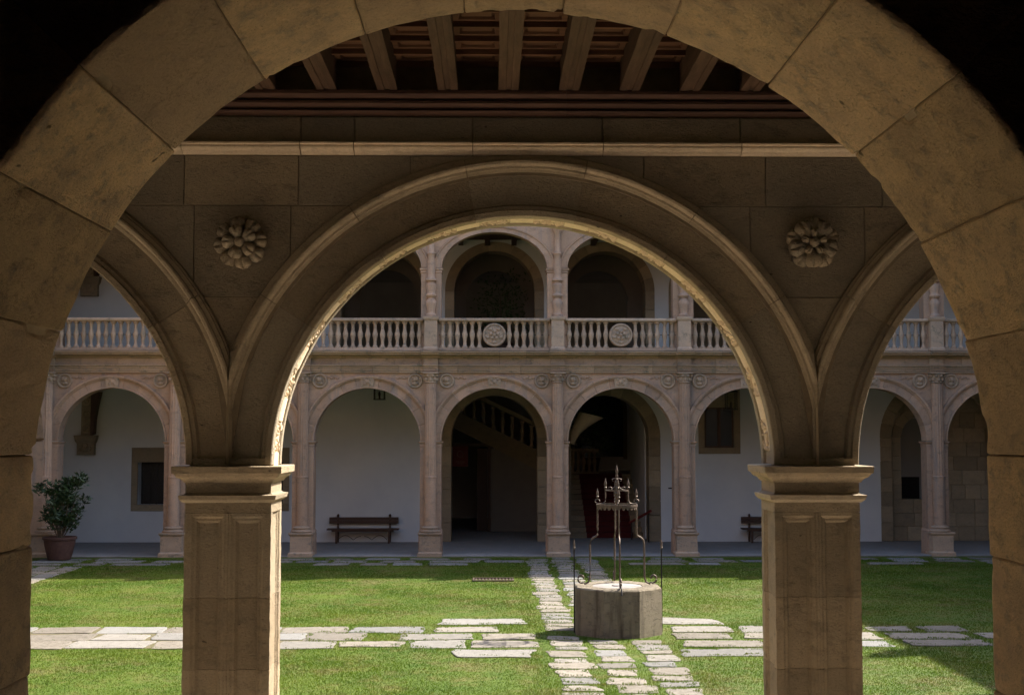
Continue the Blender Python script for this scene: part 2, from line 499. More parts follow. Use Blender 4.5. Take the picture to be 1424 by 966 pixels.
# ------------------------------------------------------------------ foreground stair arch
def foreground_arch():
    cx, cz, R = 0.058, 3.278, 1.299
    Y0, Y1 = 2.77, 3.60
    t = thing('stair_arch', 'broad ochre sandstone arch of large worn voussoirs framing the view of the courtyard', 'arch', (cx, 3.2, 0))
    # wall round the opening, set a little outside the voussoirs
    Ro = R + 0.34
    w = MB()
    w.box(-9, cx - Ro, Y0 + 0.012, Y1 - 0.012, 0, 7.0)
    w.box(cx + Ro, 9, Y0 + 0.012, Y1 - 0.012, 0, 7.0)
    w.spandrel(cx - Ro, cx + Ro, 7.0, cx, cz, Ro, Y0 + 0.012, Y1 - 0.012, n=48)
    part('wall', w, 'dark_plaster', t)
    sk = MB()
    sk.box(-9, cx - Ro, Y1 - 0.011, Y1 - 0.001, 0.03, 5.95)
    sk.box(cx + Ro, 9, Y1 - 0.011, Y1 - 0.001, 0.03, 5.95)
    sk.spandrel(cx - Ro, cx + Ro, 5.95, cx, cz, Ro, Y1 - 0.011, Y1 - 0.001, n=48)
    part('gallery_plaster', sk, 'plaster', t)
    mo = MB()
    mo.spandrel(cx - Ro, cx + Ro, cz + Ro + .2, cx, cz, R + 0.010, Y0 + 0.03, Y1 - 0.03, n=64)
    for sg in (-1, 1):
        a, b = sorted((cx + sg * (R + 0.010), cx + sg * Ro))
        mo.box(a, b, Y0 + 0.03, Y1 - 0.03, 0, cz)
    part('mortar_core', mo, 'pale_mortar', t)

    def block(pfun, nu, nv, seed):
        """pfun(u, v, d): point on the block, u along, v through the wall, d outwards; worn edges"""
        mb = MB()
        us = [0.0] + [0.012 + (1 - 0.024) * i / nu for i in range(nu + 1)] + [1.0]
        vs = [0.0, 0.010, 0.028] + [0.028 + (1 - 0.056) * (j + 1) / nv for j in range(nv)] + [0.990, 1.0]
        grid = []
        for u in us:
            row = []
            for v in vs:
                p = pfun(u, v, 0)
                q = Vector((p[0] * 1.0, p[1], p[2])) + Vector((seed, 0, 0))
                d = 0.006 * mnoise.noise(q * 3.0) + 0.003 * mnoise.noise(q * 11.0)
                eu = min(u, 1 - u)
                ev = min(v, 1 - v)
                chip = max(0.0, mnoise.noise(q * 7.5) - 0.12) * 0.05
                chip2 = max(0.0, mnoise.noise(q * 13.0 + Vector((5, 3, 9))) - 0.30) * 0.05
                if eu < 0.011:
                    d += 0.004 + chip * 0.9
                elif eu < 0.06:
                    d += chip * 0.6
                if ev < 0.005:
                    d += 0.012 + chip2 * 1.0 + 0.006 * abs(mnoise.noise(q * 16))
                elif ev < 0.02:
                    d += 0.003 + chip2 * 0.8 + 0.003 * abs(mnoise.noise(q * 16))
                elif ev < 0.05:
                    d += 0.0005 + chip2 * 0.35
                row.append(pfun(u, v, d))
            grid.append(row)
        nv2 = len(vs)
        verts = [p for r in grid for p in r]
        faces = []
        for i in range(len(us) - 1):
            for j in range(nv2 - 1):
                a = i * nv2 + j
                faces.append((a, a + 1, a + nv2 + 1, a + nv2))
        o = len(verts)
        # sides out to the wall
        ring = [(i, 0) for i in range(len(us))] + [(len(us) - 1, j) for j in range(1, nv2)] + \
               [(i, nv2 - 1) for i in range(len(us) - 2, -1, -1)] + [(0, j) for j in range(nv2 - 2, 0, -1)]
        for (i, j) in ring:
            verts.append(pfun(us[i], vs[j], 0.30))
        n = len(ring)
        for k in range(n):
            k2 = (k + 1) % n
            a = ring[k][0] * nv2 + ring[k][1]
            b = ring[k2][0] * nv2 + ring[k2][1]
            faces.append((a, o + k, o + k2, b))
        mb.add(verts, faces)
        return mb

    joints = [3, 17, 30, 43.5, 57, 71, 84, 96, 108.5, 122, 136, 148.5, 162, 177]
    for k in range(len(joints) - 1):
        a0, a1 = radians(joints[k] + 0.045), radians(joints[k + 1] - 0.045)
        off = random.uniform(-0.003, 0.004)
        def pf(u, v, d, a0=a0, a1=a1, off=off):
            a = a0 + (a1 - a0) * u
            r = R + d + off
            return (cx + r * cos(a), Y0 + (Y1 - Y0) * v, cz + r * sin(a))
        part('voussoir', block(pf, 26, 22, k * 3.7), 'arch_stone', t, 40)
    zl = [3.345, 3.10, 2.755, 2.33, 1.95, 1.50, 1.05, 0.55, 0.03]
    zr = [3.345, 3.07, 2.71, 2.30, 1.90, 1.45, 1.00, 0.50, 0.03]
    for sg, zz in ((-1, zl), (1, zr)):
        for k in range(len(zz) - 1):
            z1, z0 = zz[k] - 0.0011, zz[k + 1] + 0.0011
            off = random.uniform(-0.003, 0.003)
            def pf(u, v, d, z0=z0, z1=z1, sg=sg, off=off):
                return (cx + sg * (R + d + off), Y0 + (Y1 - Y0) * v, z0 + (z1 - z0) * u)
            part('jamb_stone', block(pf, 14, 18, 50 + k * 2.3 + sg * 9), 'arch_stone', t, 40)

foreground_arch()

# stair hall in which the camera stands
def stair_hall():
    t = thing('stair_hall', 'dark plastered stair hall behind the broad sandstone arch', 'room', (0, 0, 0))
    part('wall', MB().box(-4.3, -4.0, -5, 2.76, 0, 7), 'dark_plaster', t)
    part('wall', MB().box(4.0, 4.3, -5, 2.76, 0, 7), 'dark_plaster', t)
    part('wall', MB().box(-4.0, 4.0, -5.3, -5, 0, 7), 'dark_plaster', t)
    part('ceiling', MB().box(-4.3, 4.3, -5.3, 2.76, 7, 7.2), 'dark_plaster', t)
    part('landing', MB().box(-3.9, 3.9, -4.9, 0.8, 0.1, 1.78), 'floor_stone', t)
    for k in range(10):
        part('step', MB().box(-1.6, 1.6, 0.802 + 0.3 * k, 1.1 + 0.3 * k, 0.04, 1.6 - 0.165 * k), 'floor_stone', t)
stair_hall()

# ------------------------------------------------------------------ near arcade
def petal_mesh(name, L, W, H, mat, curl=0.3):
    """cupped petal, root at the origin, pointing +X, rising towards -Y"""
    mb = MB()
    nu, nv = 8, 8
    rows = []
    for i in range(nu + 1):
        u = i / nu
        wid = W * (0.40 + 0.60 * u ** 0.7) * sqrt(max(0.0, 1 - max(0.0, (u - 0.55) / 0.45) ** 2.6) * 0.93 + 0.07)
        row = []
        for j in range(nv + 1):
            v = -1 + 2 * j / nv
            hgt = H * (sin(pi * min(u * 0.9 + 0.05, 1)) ** 0.6) * (1 - 0.55 * v * v) - H * 0.32 * max(0, 1 - abs(v) * 3) * u
            hgt += curl * H * u * u
            row.append((u * L, -max(hgt, 0.0), v * wid / 2))
        rows.append(row)
    verts = [p for r in rows for p in r]
    faces = [(i * (nv + 1) + j, i * (nv + 1) + j + 1, (i + 1) * (nv + 1) + j + 1, (i + 1) * (nv + 1) + j) for i in range(nu) for j in range(nv)]
    o = len(verts)
    ring = [(i, 0) for i in range(nu + 1)] + [(nu, j) for j in range(1, nv + 1)] + [(i, nv) for i in range(nu - 1, -1, -1)] + [(0, j) for j in range(nv - 1, 0, -1)]
    for i, j in ring:
        p = rows[i][j]
        verts.append((p[0] * 0.97, 0.012, p[2] * 0.97))
    n = len(ring)
    for k in range(n):
        k2 = (k + 1) % n
        faces.append((ring[k][0] * (nv + 1) + ring[k][1], o + k, o + k2, ring[k2][0] * (nv + 1) + ring[k2][1]))
    faces.append(tuple(o + k for k in range(n)))
    mb.add(verts, faces)
    return mb.mesh(name, mat, 50)

PETAL_A = petal_mesh('petal', 0.106, 0.118, 0.060, 'near_stone', 0.35)
PETAL_B = petal_mesh('petal', 0.088, 0.100, 0.062, 'near_stone', 0.45)
PETAL_C = petal_mesh('petal', 0.130, 0.135, 0.070, 'near_stone', 0.5)
PETAL_D = petal_mesh('petal', 0.062, 0.055, 0.050, 'near_stone', 0.5)
KNOB = MB().lathe([(0.001, -0.006), (0.028, -0.003), (0.034, 0.010), (0.026, 0.026), (0.001, 0.034)], 14).mesh('knob', 'near_stone', 60)

def rosette(parent, x, z, style):
    ys = YN0 - 0.012
    ro = part('rosette', MB().poly([(x + 0.105 * cos(a), z + 0.105 * sin(a)) for a in [2 * pi * k / 24 for k in range(24)]], ys - 0.012, ys + 0.03, 0.01), 'near_stone', parent, 40)
    def pet(me, a, r0, y):
        put('petal', me, ro, (x + r0 * cos(a), y, z + r0 * sin(a)), (0, -a, 0))
    if style == 0:
        for k in range(8):
            pet(PETAL_A, 2 * pi * k / 8 + 0.15, 0.056, ys - 0.006)
        for k in range(5):
            pet(PETAL_B, 2 * pi * k / 5 + 0.6, 0.018, ys - 0.036)
    else:
        for k in range(5):
            pet(PETAL_A, 2 * pi * k / 5 + pi / 2 , 0.060, ys - 0.002)
        for k in range(5):
            pet(PETAL_C, 2 * pi * k / 5 + pi / 2 + pi / 5, 0.022, ys - 0.010)
        for k in range(5):
            pet(PETAL_D, 2 * pi * k / 5 + pi / 2, 0.020, ys - 0.040)
    put('knob', KNOB, ro, (x, ys - 0.058, z), (pi / 2, 0, 0))

def arcade_carving(cx, a, seed, n=30):
    """lumps of carved leaf on the soffit, within one panel centred on angle a"""
    rnd = random.Random(seed)
    mb = MB()
    mb.arc([(1.552, YN0 + 0.11), (1.552, YN1 - 0.12), (1.566, YN1 - 0.12), (1.566, YN0 + 0.11)], cx, ZS, a - radians(3.6), a + radians(3.6), 4)
    R = 1.549
    for k in range(n):
        da = a + (rnd.uniform(-1, 1)) * radians(3.4)
        y = YN0 + 0.21 + rnd.uniform(-0.12, 0.12)
        r = rnd.uniform(0.008, 0.016)
        c = Vector((cx + (R + 0.004) * cos(da), y, ZS + (R + 0.004) * sin(da)))
        rings = []
        ang = rnd.uniform(0, pi)
        tdir = Vector((-sin(da), 0, cos(da)))
        rdir = Vector((cos(da), 0, sin(da)))
        ydir = Vector((0, 1, 0))
        e1 = tdir * cos(ang) + ydir * sin(ang)
        e2 = -tdir * sin(ang) + ydir * cos(ang)
        for q in range(4):
            f = q / 3.0
            rr = r * sqrt(max(0.02, 1 - f * f))
            rings.append([c + e1 * (rr * 1.7 * cos(2 * pi * i / 8)) + e2 * (rr * 0.8 * sin(2 * pi * i / 8)) - rdir * (0.013 * f) for i in range(8)])
        mb.loops(rings)
    return mb

# pier cross-section with two sunk panels on the gallery face and one on each reveal
def pier_section(cx):
    h = 0.262
    y0, y1 = YN0, YN1 - 0.02
    d = 0.040
    q = 0.015
    fr = []
    def sunk(a, b):      # along the front, from a to b
        return [(a, y0), (a + q, y0 + q), (a + q + 0.012, y0 + q), (a + 2 * q + 0.012, y0 + d), (b - 2 * q - 0.012, y0 + d), (b - q - 0.012, y0 + q), (b - q, y0 + q), (b, y0)]
    fr += [(-h, y0)] + sunk(-0.218, -0.020) + [(-0.008, y0), (-0.004, y0 - 0.006), (0.004, y0 - 0.006), (0.008, y0)] + sunk(0.020, 0.218) + [(h, y0)]
    fr += [(h, y0 + 0.07), (h - 0.01, y0 + 0.08), (h - 0.01, y0 + 0.095), (h - 0.018, y0 + 0.105), (h - 0.018, y1 - 0.105), (h - 0.01, y1 - 0.095), (h - 0.01, y1 - 0.08), (h, y1 - 0.07), (h, y1)]
    fr += [(-h, y1), (-h, y1 - 0.07), (-h + 0.01, y1 - 0.08), (-h + 0.01, y1 - 0.095), (-h + 0.018, y1 - 0.105), (-h + 0.018, y0 + 0.105), (-h + 0.01, y0 + 0.095), (-h + 0.01, y0 + 0.08), (-h, y0 + 0.07)]
    return [(cx + x, y) for x, y in fr]

def worn(mb, amp, scale=9.0, seed=0):
    out = []
    for p in mb.v:
        q = Vector(p) * scale + Vector((seed, 0, 0))
        nv = mnoise.noise_vector(q)
        out.append((p[0] + nv.x * amp, p[1] + nv.y * amp, p[2] + nv.z * amp * 0.3))
    mb.v = out
    return mb

def near_arcade():
    t = thing('stone_arcade', 'shaded sandstone arcade with panelled piers, carved rosettes and moulded arches, between gallery and lawn', 'arcade', (NP0 + BAY / 2, 8.26, 0))
    full = (-1, 0, 1)
    Ri = 1.538
    prof = [(Ri + 0.006, YN0), (Ri + 0.040, YN0), (Ri + 0.046, YN0 + 0.020), (Ri + 0.068, YN0 + 0.020), (Ri + 0.082, YN0 + 0.045), (1.816, YN0 + 0.045),
            (1.818, YN0 + 0.10), (1.70, YN1 - 0.02), (Ri + 0.006, YN1 - 0.02), (Ri, YN1 - 0.04), (Ri, YN1 - 0.10), (Ri + 0.016, YN1 - 0.115), (Ri + 0.016, YN0 + 0.105), (Ri, YN0 + 0.09), (Ri, YN0 + 0.006)]
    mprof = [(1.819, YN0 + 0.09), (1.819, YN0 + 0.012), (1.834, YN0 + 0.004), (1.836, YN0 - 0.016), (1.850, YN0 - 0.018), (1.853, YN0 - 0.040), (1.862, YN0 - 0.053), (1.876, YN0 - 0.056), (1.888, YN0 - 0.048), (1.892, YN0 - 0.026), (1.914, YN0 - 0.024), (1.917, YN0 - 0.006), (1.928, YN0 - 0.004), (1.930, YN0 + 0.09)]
    for k in range(-3, 5):
        cx = NP0 + BAY * (k + 0.5)
        arch = part('arch', MB().arc([(Ri + 0.035, YN0 + 0.07), (1.80, YN0 + 0.07), (1.80, YN1 - 0.05), (Ri + 0.035, YN1 - 0.05)], cx, ZS, 0.02, pi - 0.02, 40, clamp=1.795), 'mortar', t)
        js = [0.2, 33, 55.5, 78, 101, 124, 147, 179.8] if k in full else [0.2, 90, 179.8]
        for a0, a1 in zip(js[:-1], js[1:]):
            dj = random.uniform(-0.002, 0.002)
            vm = MB().arc([(r, y + dj) for r, y in prof], cx, ZS, radians(a0 + 0.06), radians(a1 - 0.06), max(8, int((a1 - a0) / 1.6)), clamp=1.7985)
            if k in full:
                worn(vm, 0.0025, 14, k + a0)
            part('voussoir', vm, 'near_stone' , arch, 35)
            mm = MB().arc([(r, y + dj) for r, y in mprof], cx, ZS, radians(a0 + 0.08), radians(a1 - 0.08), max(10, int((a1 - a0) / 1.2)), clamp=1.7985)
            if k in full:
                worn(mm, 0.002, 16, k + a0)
            part('moulding', mm, 'moulding_lit_stone', arch, 28)
        if k == 0:  # carvings and panels paler than the voussoirs: bounced light put into colour
            for i in range(14):
                a = radians(7 + i * 12.8)
                for q in (0,):
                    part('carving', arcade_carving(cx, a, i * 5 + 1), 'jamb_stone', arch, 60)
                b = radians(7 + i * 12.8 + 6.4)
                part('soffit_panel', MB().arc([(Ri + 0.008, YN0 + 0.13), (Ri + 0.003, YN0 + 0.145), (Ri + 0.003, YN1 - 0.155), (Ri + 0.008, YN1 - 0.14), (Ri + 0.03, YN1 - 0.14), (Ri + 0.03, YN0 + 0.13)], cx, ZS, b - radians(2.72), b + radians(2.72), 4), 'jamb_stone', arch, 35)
    # piers
    for k in range(-3, 6):
        px = NP0 + BAY * k
        det = k in (-1, 0, 1, 2)
        sec = pier_section(px)
        pier = part('pier', MB().box(px - 0.20, px + 0.20, YN0 + 0.06, YN1 - 0.06, 0.03, ZS - 0.02), 'mortar', t)
        zz = [0.55, 1.35, 1.98, 2.41, 2.925]
        if det:
            for a, b in zip(zz[:-1], zz[1:]):
                nz = max(2, int((b - a) / 0.03))
                rings = [[(x, y, a + 0.0015 + (b - a - 0.003) * i / nz) for x, y in sec] for i in range(nz + 1)]
                blk = MB().loops(rings)
                worn(blk, 0.0035, 18, k * 7 + a)
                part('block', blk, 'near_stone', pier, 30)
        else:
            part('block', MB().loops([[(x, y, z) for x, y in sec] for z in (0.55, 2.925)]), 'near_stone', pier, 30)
        x0, x1, y0, y1 = px - 0.262, px + 0.262, YN0, YN1 - 0.02
        # head of the panels: a plain band that closes them
        part('panel_head', MB().box(x0, x1, y0 + 0.001, y1, 2.926, 2.985), 'near_stone', pier)
        for pa_, pb_ in ((-0.218, -0.020), (0.020, 0.218)):
            part('panel_moulding', MB().loops([[(px + pa_ + 0.001, y, z) for y, z in pm_] for pm_ in ([(y0 + 0.0012, 2.9245), (y0 + 0.0015, 2.905), (y0 + 0.015, 2.890), (y0 + 0.016, 2.876), (y0 + 0.042, 2.860), (y0 + 0.06, 2.9245)],)] + [[(px + pb_ - 0.001, y, z) for y, z in [(y0 + 0.0012, 2.9245), (y0 + 0.0015, 2.905), (y0 + 0.015, 2.890), (y0 + 0.016, 2.876), (y0 + 0.042, 2.860), (y0 + 0.06, 2.9245)]]]), 'near_stone', pier)
        part('necking', worn(MB().square([(0.0, 2.986), (0.012, 2.990), (0.030, 3.006), (0.034, 3.022), (0.036, 3.032), (0.008, 3.036), (0.0, 3.044)], x0, x1, y0, y1), 0.003, 12, k), 'near_stone', pier, 30)
        part('neck', MB().box(x0 + 0.002, x1 - 0.002, y0 + 0.002, y1 - 0.002, 3.045, 3.106), 'near_stone', pier)
        part('abacus', worn(MB().square([(0.0, 3.107), (0.010, 3.109), (0.014, 3.120), (0.026, 3.132), (0.046, 3.142), (0.056, 3.158), (0.058, 3.164), (0.070, 3.166), (0.072, ZS - 0.004), (0.066, ZS - 0.001)], x0, x1, y0, y1), 0.003, 12, k + 30), 'near_stone', pier, 30)
        part('base', MB().square([(0.10, 0.03), (0.10, 0.36), (0.07, 0.38), (0.09, 0.43), (0.03, 0.47), (0.04, 0.50), (0.0, 0.548)], x0, x1, y0, y1), 'near_stone', pier, 30)
        # foot of the arch above the abacus: small sunk-panel sill
        part('springer_sill', MB().box(px - 0.235, px + 0.235, YN0 + 0.002, YN0 + 0.10, ZS, ZS + 0.045), 'near_stone', pier)
        part('springer_strip', MB().cbox(px - 0.016, px + 0.016, YN0 - 0.008, YN0 + 0.09, ZS + 0.046, ZS + 0.62, 0.006), 'near_stone', pier)
    # wall behind and above
    wy = YN0 + 0.012
    part('wall_core', MB().box(NP0 - 3 * BAY, NP0 + 5 * BAY, wy + 0.012, YN1 - 0.03, ZS + 1.80, 10.3), 'mortar', t)
    part('court_wall', MB().box(NP0 - 3 * BAY, NP0 + 5 * BAY, YN1 - 0.028, YN1, ZS + 1.93, 10.3), 'far_stone', t)
    for k in range(-3, 5):
        cx = NP0 + BAY * (k + 0.5)
        core = MB().spandrel(cx - 1.8, cx + 1.8, ZS + 1.80, cx, ZS, 1.80, wy + 0.012, YN1 - 0.03, n=40)
        part('wall_core', core, 'mortar', t)
        part('court_wall', MB().spandrel(cx - 1.8, cx + 1.8, ZS + 1.93, cx, ZS, 1.70, YN1 - 0.028, YN1, n=40), 'far_stone', t)
    def stone(xa, xb, za, zb, cx, nm='ashlar'):
        """a course stone cut to the outside of the arch round cx"""
        r = 1.929
        g = 0.0022
        xa += g; xb -= g; za += g; zb -= g
        pts = []
        n = 24
        low = []
        for i in range(n + 1):
            x = xa + (xb - xa) * i / n
            zl = za
            for c in (cx - BAY, cx, cx + BAY):
                d = abs(x - c)
                if d < r:
                    zl = max(zl, ZS + sqrt(r * r - d * d) + 0.003)
            if zl < zb - 0.004:
                low.append((x, zl))
        if len(low) < 2:
            return
        pts = low + [(low[-1][0], zb), (low[0][0], zb)]
        dy = random.uniform(-0.003, 0.003)
        mb = MB().poly(pts, wy + dy, wy + 0.05, 0.004)
        part(nm, mb, 'near_stone', t)
    for k in range(-2, 4):
        p = NP0 + BAY * k
        j = 0.0 if k in (0,) else 0.03
        if k == 0:
            c1 = [p - 1.2, p - 0.30, p + 0.406, p + 1.10]
            c2 = [p - 1.2, p - 0.234, p + 0.362, p + 1.2]
        else:
            c1 = [p - 1.05, p - 0.29, p + 0.44, p + 1.15]
            c2 = [p - 1.2, p - 0.39, p + 0.326, p + 1.2]
        c1 = [p - 1.8] + c1 + [p + 1.8]
        for a, b in zip(c1[:-1], c1[1:]):
            stone(a, b, 4.816, 5.128, p + 1.8)
        for a, b in zip(c2[:-1], c2[1:]):
            stone(a, b, 4.247, 4.816, p + 1.8)
        stone(p - 0.5, p + 0.5, 3.7, 4.247, p + 1.8)
    rosette(t, NP0 + 0.062, 4.575, 0)
    rosette(t, NP0 + BAY - 0.012, 4.58, 1)
    rosette(t, NP0 - BAY + 0.02, 4.575, 0)
    # string course, frieze
    cuts = [-4.2, -3.3, -2.5, -1.92, -1.19, -0.86, -0.124, 0.684, 1.544, 2.3, 3.1, 4.0, 4.9]
    for a, b in zip(cuts[:-1], cuts[1:]):
        dy = random.uniform(-0.003, 0.003)
        pr = [(YN0 + 0.04, 5.130), (YN0 - 0.004 + dy, 5.130), (YN0 - 0.012 + dy, 5.136), (YN0 - 0.020 + dy, 5.150), (YN0 - 0.040 + dy, 5.158), (YN0 - 0.048 + dy, 5.170), (YN0 - 0.046 + dy, 5.184), (YN0 - 0.060 + dy, 5.188), (YN0 - 0.060 + dy, 5.198), (YN0 + 0.04, 5.198)]
        rings = []
        n = 10
        for i in range(n + 1):
            x = a + 0.0025 + (b - a - 0.005) * i / n
            rings.append([(x, y, z) for y, z in pr])
        mb = worn(MB().loops(rings), 0.003, 12, a)
        part('string_course', mb, 'jamb_stone', t, 30)
        part('frieze_stone', MB().cbox(a + 0.003, b - 0.003, YN0 + 0.006 + random.uniform(-.003, .003), YN0 + 0.06, 5.2, 5.37, 0.005), 'near_stone', t)
    part('back_wall_above', MB().box(-9, 9, YN0 + 0.03, YN0 + 0.034, 5.372, 6.2), 'mortar', t)
    return t

near = near_arcade()

# ------------------------------------------------------------------ wooden ceiling of the near gallery
def wooden_ceiling():
    t = thing('wooden_ceiling', 'dark timber gallery ceiling with ribbed beams and small framed panels', 'ceiling', (0, 5.8, 5.4))
    # wall plate: stepped red-brown moulding
    pr = [(8.04, 5.372), (7.96, 5.372), (7.95, 5.385), (7.965, 5.40), (7.94, 5.415), (7.925, 5.425), (7.925, 5.440), (7.945, 5.450), (7.915, 5.462), (7.90, 5.478), (7.90, 5.498), (8.04, 5.498)]
    for a, b in ((-9, -2.1), (-2.098, 0.45), (0.452, 3.3), (3.302, 9)):
        part('wall_plate', worn(MB().loops([[(a + (b - a) * i / 12, y, z) for y, z in pr] for i in range(13)]), 0.004, 6, a), 'wood_red', t, 30)
    pitch = 0.371
    x_first = 0.096 - pitch * 12
    prof = [(-0.062, 5.506), (-0.062, 5.53), (-0.052, 5.535), (-0.052, 5.70), (0.052, 5.70), (0.052, 5.535), (0.062, 5.53), (0.062, 5.506), (0.045, 5.5), (0.018, 5.5), (0.014, 5.507), (-0.014, 5.507), (-0.018, 5.5), (-0.045, 5.5)]
    bm_ = worn(MB().loops([[(x, 3.62 + (8.0 - 3.62) * i / 30, z) for x, z in prof] for i in range(31)]), 0.004, 5).mesh('beam', 'wood_beam', 30)
    pan = MB()
    g = pitch / 2 - 0.053
    pan.loops([[(-g, -0.118, 5.700), (g, -0.118, 5.700), (g, 0.118, 5.700), (-g, 0.118, 5.700)],
               [(-g + 0.03, -0.090, 5.700), (g - 0.03, -0.090, 5.700), (g - 0.03, 0.090, 5.700), (-g + 0.03, 0.090, 5.700)],
               [(-g + 0.038, -0.082, 5.722), (g - 0.038, -0.082, 5.722), (g - 0.038, 0.082, 5.722), (-g + 0.038, 0.082, 5.722)],
               [(-g + 0.052, -0.066, 5.710), (g - 0.052, -0.066, 5.710), (g - 0.052, 0.066, 5.710), (-g + 0.052, 0.066, 5.710)]], closed_ends=False)
    pan.f.append((12, 13, 14, 15))
    panel = pan.mesh('panel', 'wood_panel')
    bat = MB().box(-g, g, -0.014, 0.014, 5.668, 5.70).mesh('batten', 'wood_panel')
    for i in range(25):
        x = x_first + pitch * i
        put('beam', bm_, t, (x, 0, 0))
        if 5 <= i <= 18:
            for j in range(10):
                y = 7.86 - 0.265 * j
                put('panel', panel, t, (x + pitch / 2, y, 0))
                put('batten', bat, t, (x + pitch / 2, y + 0.1325, 0))
    part('boarding', MB().box(-9, 9, 3.61, 8.05, 5.90, 5.94), 'wood_panel', t)
wooden_ceiling()

# ------------------------------------------------------------------ rest of the near wing, out of view: floor and roof over the gallery
def near_wing():
    t = thing('near_wing', 'upper storey and tiled roof of the wing above the timber ceiling', 'building', (0, 2, 5.95))
    part('upper_storey', MB().box(XL - 6, XR + 6, -6, YN0 + 0.02, 7.25, 10.3), 'far_stone', t)
    part('floor_slab', MB().box(XL - 6, XR + 6, 3.63, YN0 + 0.02, 5.96, 7.24), 'dark_room', t)
    part('roof', MB().add([(XL - 6, -7, 10.3), (XR + 6, -7, 10.3), (XR + 6, YN1 + .4, 10.3), (XL - 6, YN1 + .4, 10.3), (XL - 6, 1, 12), (XR + 6, 1, 12)],
                          [(0, 3, 2, 1), (0, 1, 5, 4), (2, 3, 4, 5), (1, 2, 5), (0, 4, 3)]), 'roof_tile', t)
    for xe in (XL - 4.6, XR + 4.4):
        part('end_wall', MB().box(xe, xe + 0.2, 3.62, YN0, 0, 5.9), 'far_stone', t)
    part('gallery_wall', MB().box(XL - 5, -9.01, 3.0, 3.6, 0, 5.9), 'plaster', t)
    part('gallery_wall', MB().box(9.01, XR + 5, 3.0, 3.6, 0, 5.9), 'plaster', t)
near_wing()

# ------------------------------------------------------------------ far wing
def ellipse_ring(mb, x, z, y, r, rr=0.02, n=28):
    pts = [(x + r * cos(2 * pi * i / n), y, z + r * sin(2 * pi * i / n)) for i in range(n)]
    rings = []
    for i in range(n):
        a = 2 * pi * i / n
        c = Vector(pts[i])
        u = Vector((cos(a), 0, sin(a)))
        rings.append([c + u * (rr * cos(b)) + Vector((0, -1, 0)) * (rr * sin(b)) for b in [2 * pi * q / 6 for q in range(6)]])
    rings.append(rings[0])
    mb.loops(rings, closed_ends=False)

def lump(mb, c, rx, ry, rz, n=10, m=5):
    rings = []
    for q in range(1, m):
        f = pi * q / m
        rings.append([(c[0] + rx * sin(f) * cos(2 * pi * i / n), c[1] + ry * sin(f) * sin(2 * pi * i / n), c[2] + rz * cos(f)) for i in range(n)])
    mb.loops(rings)

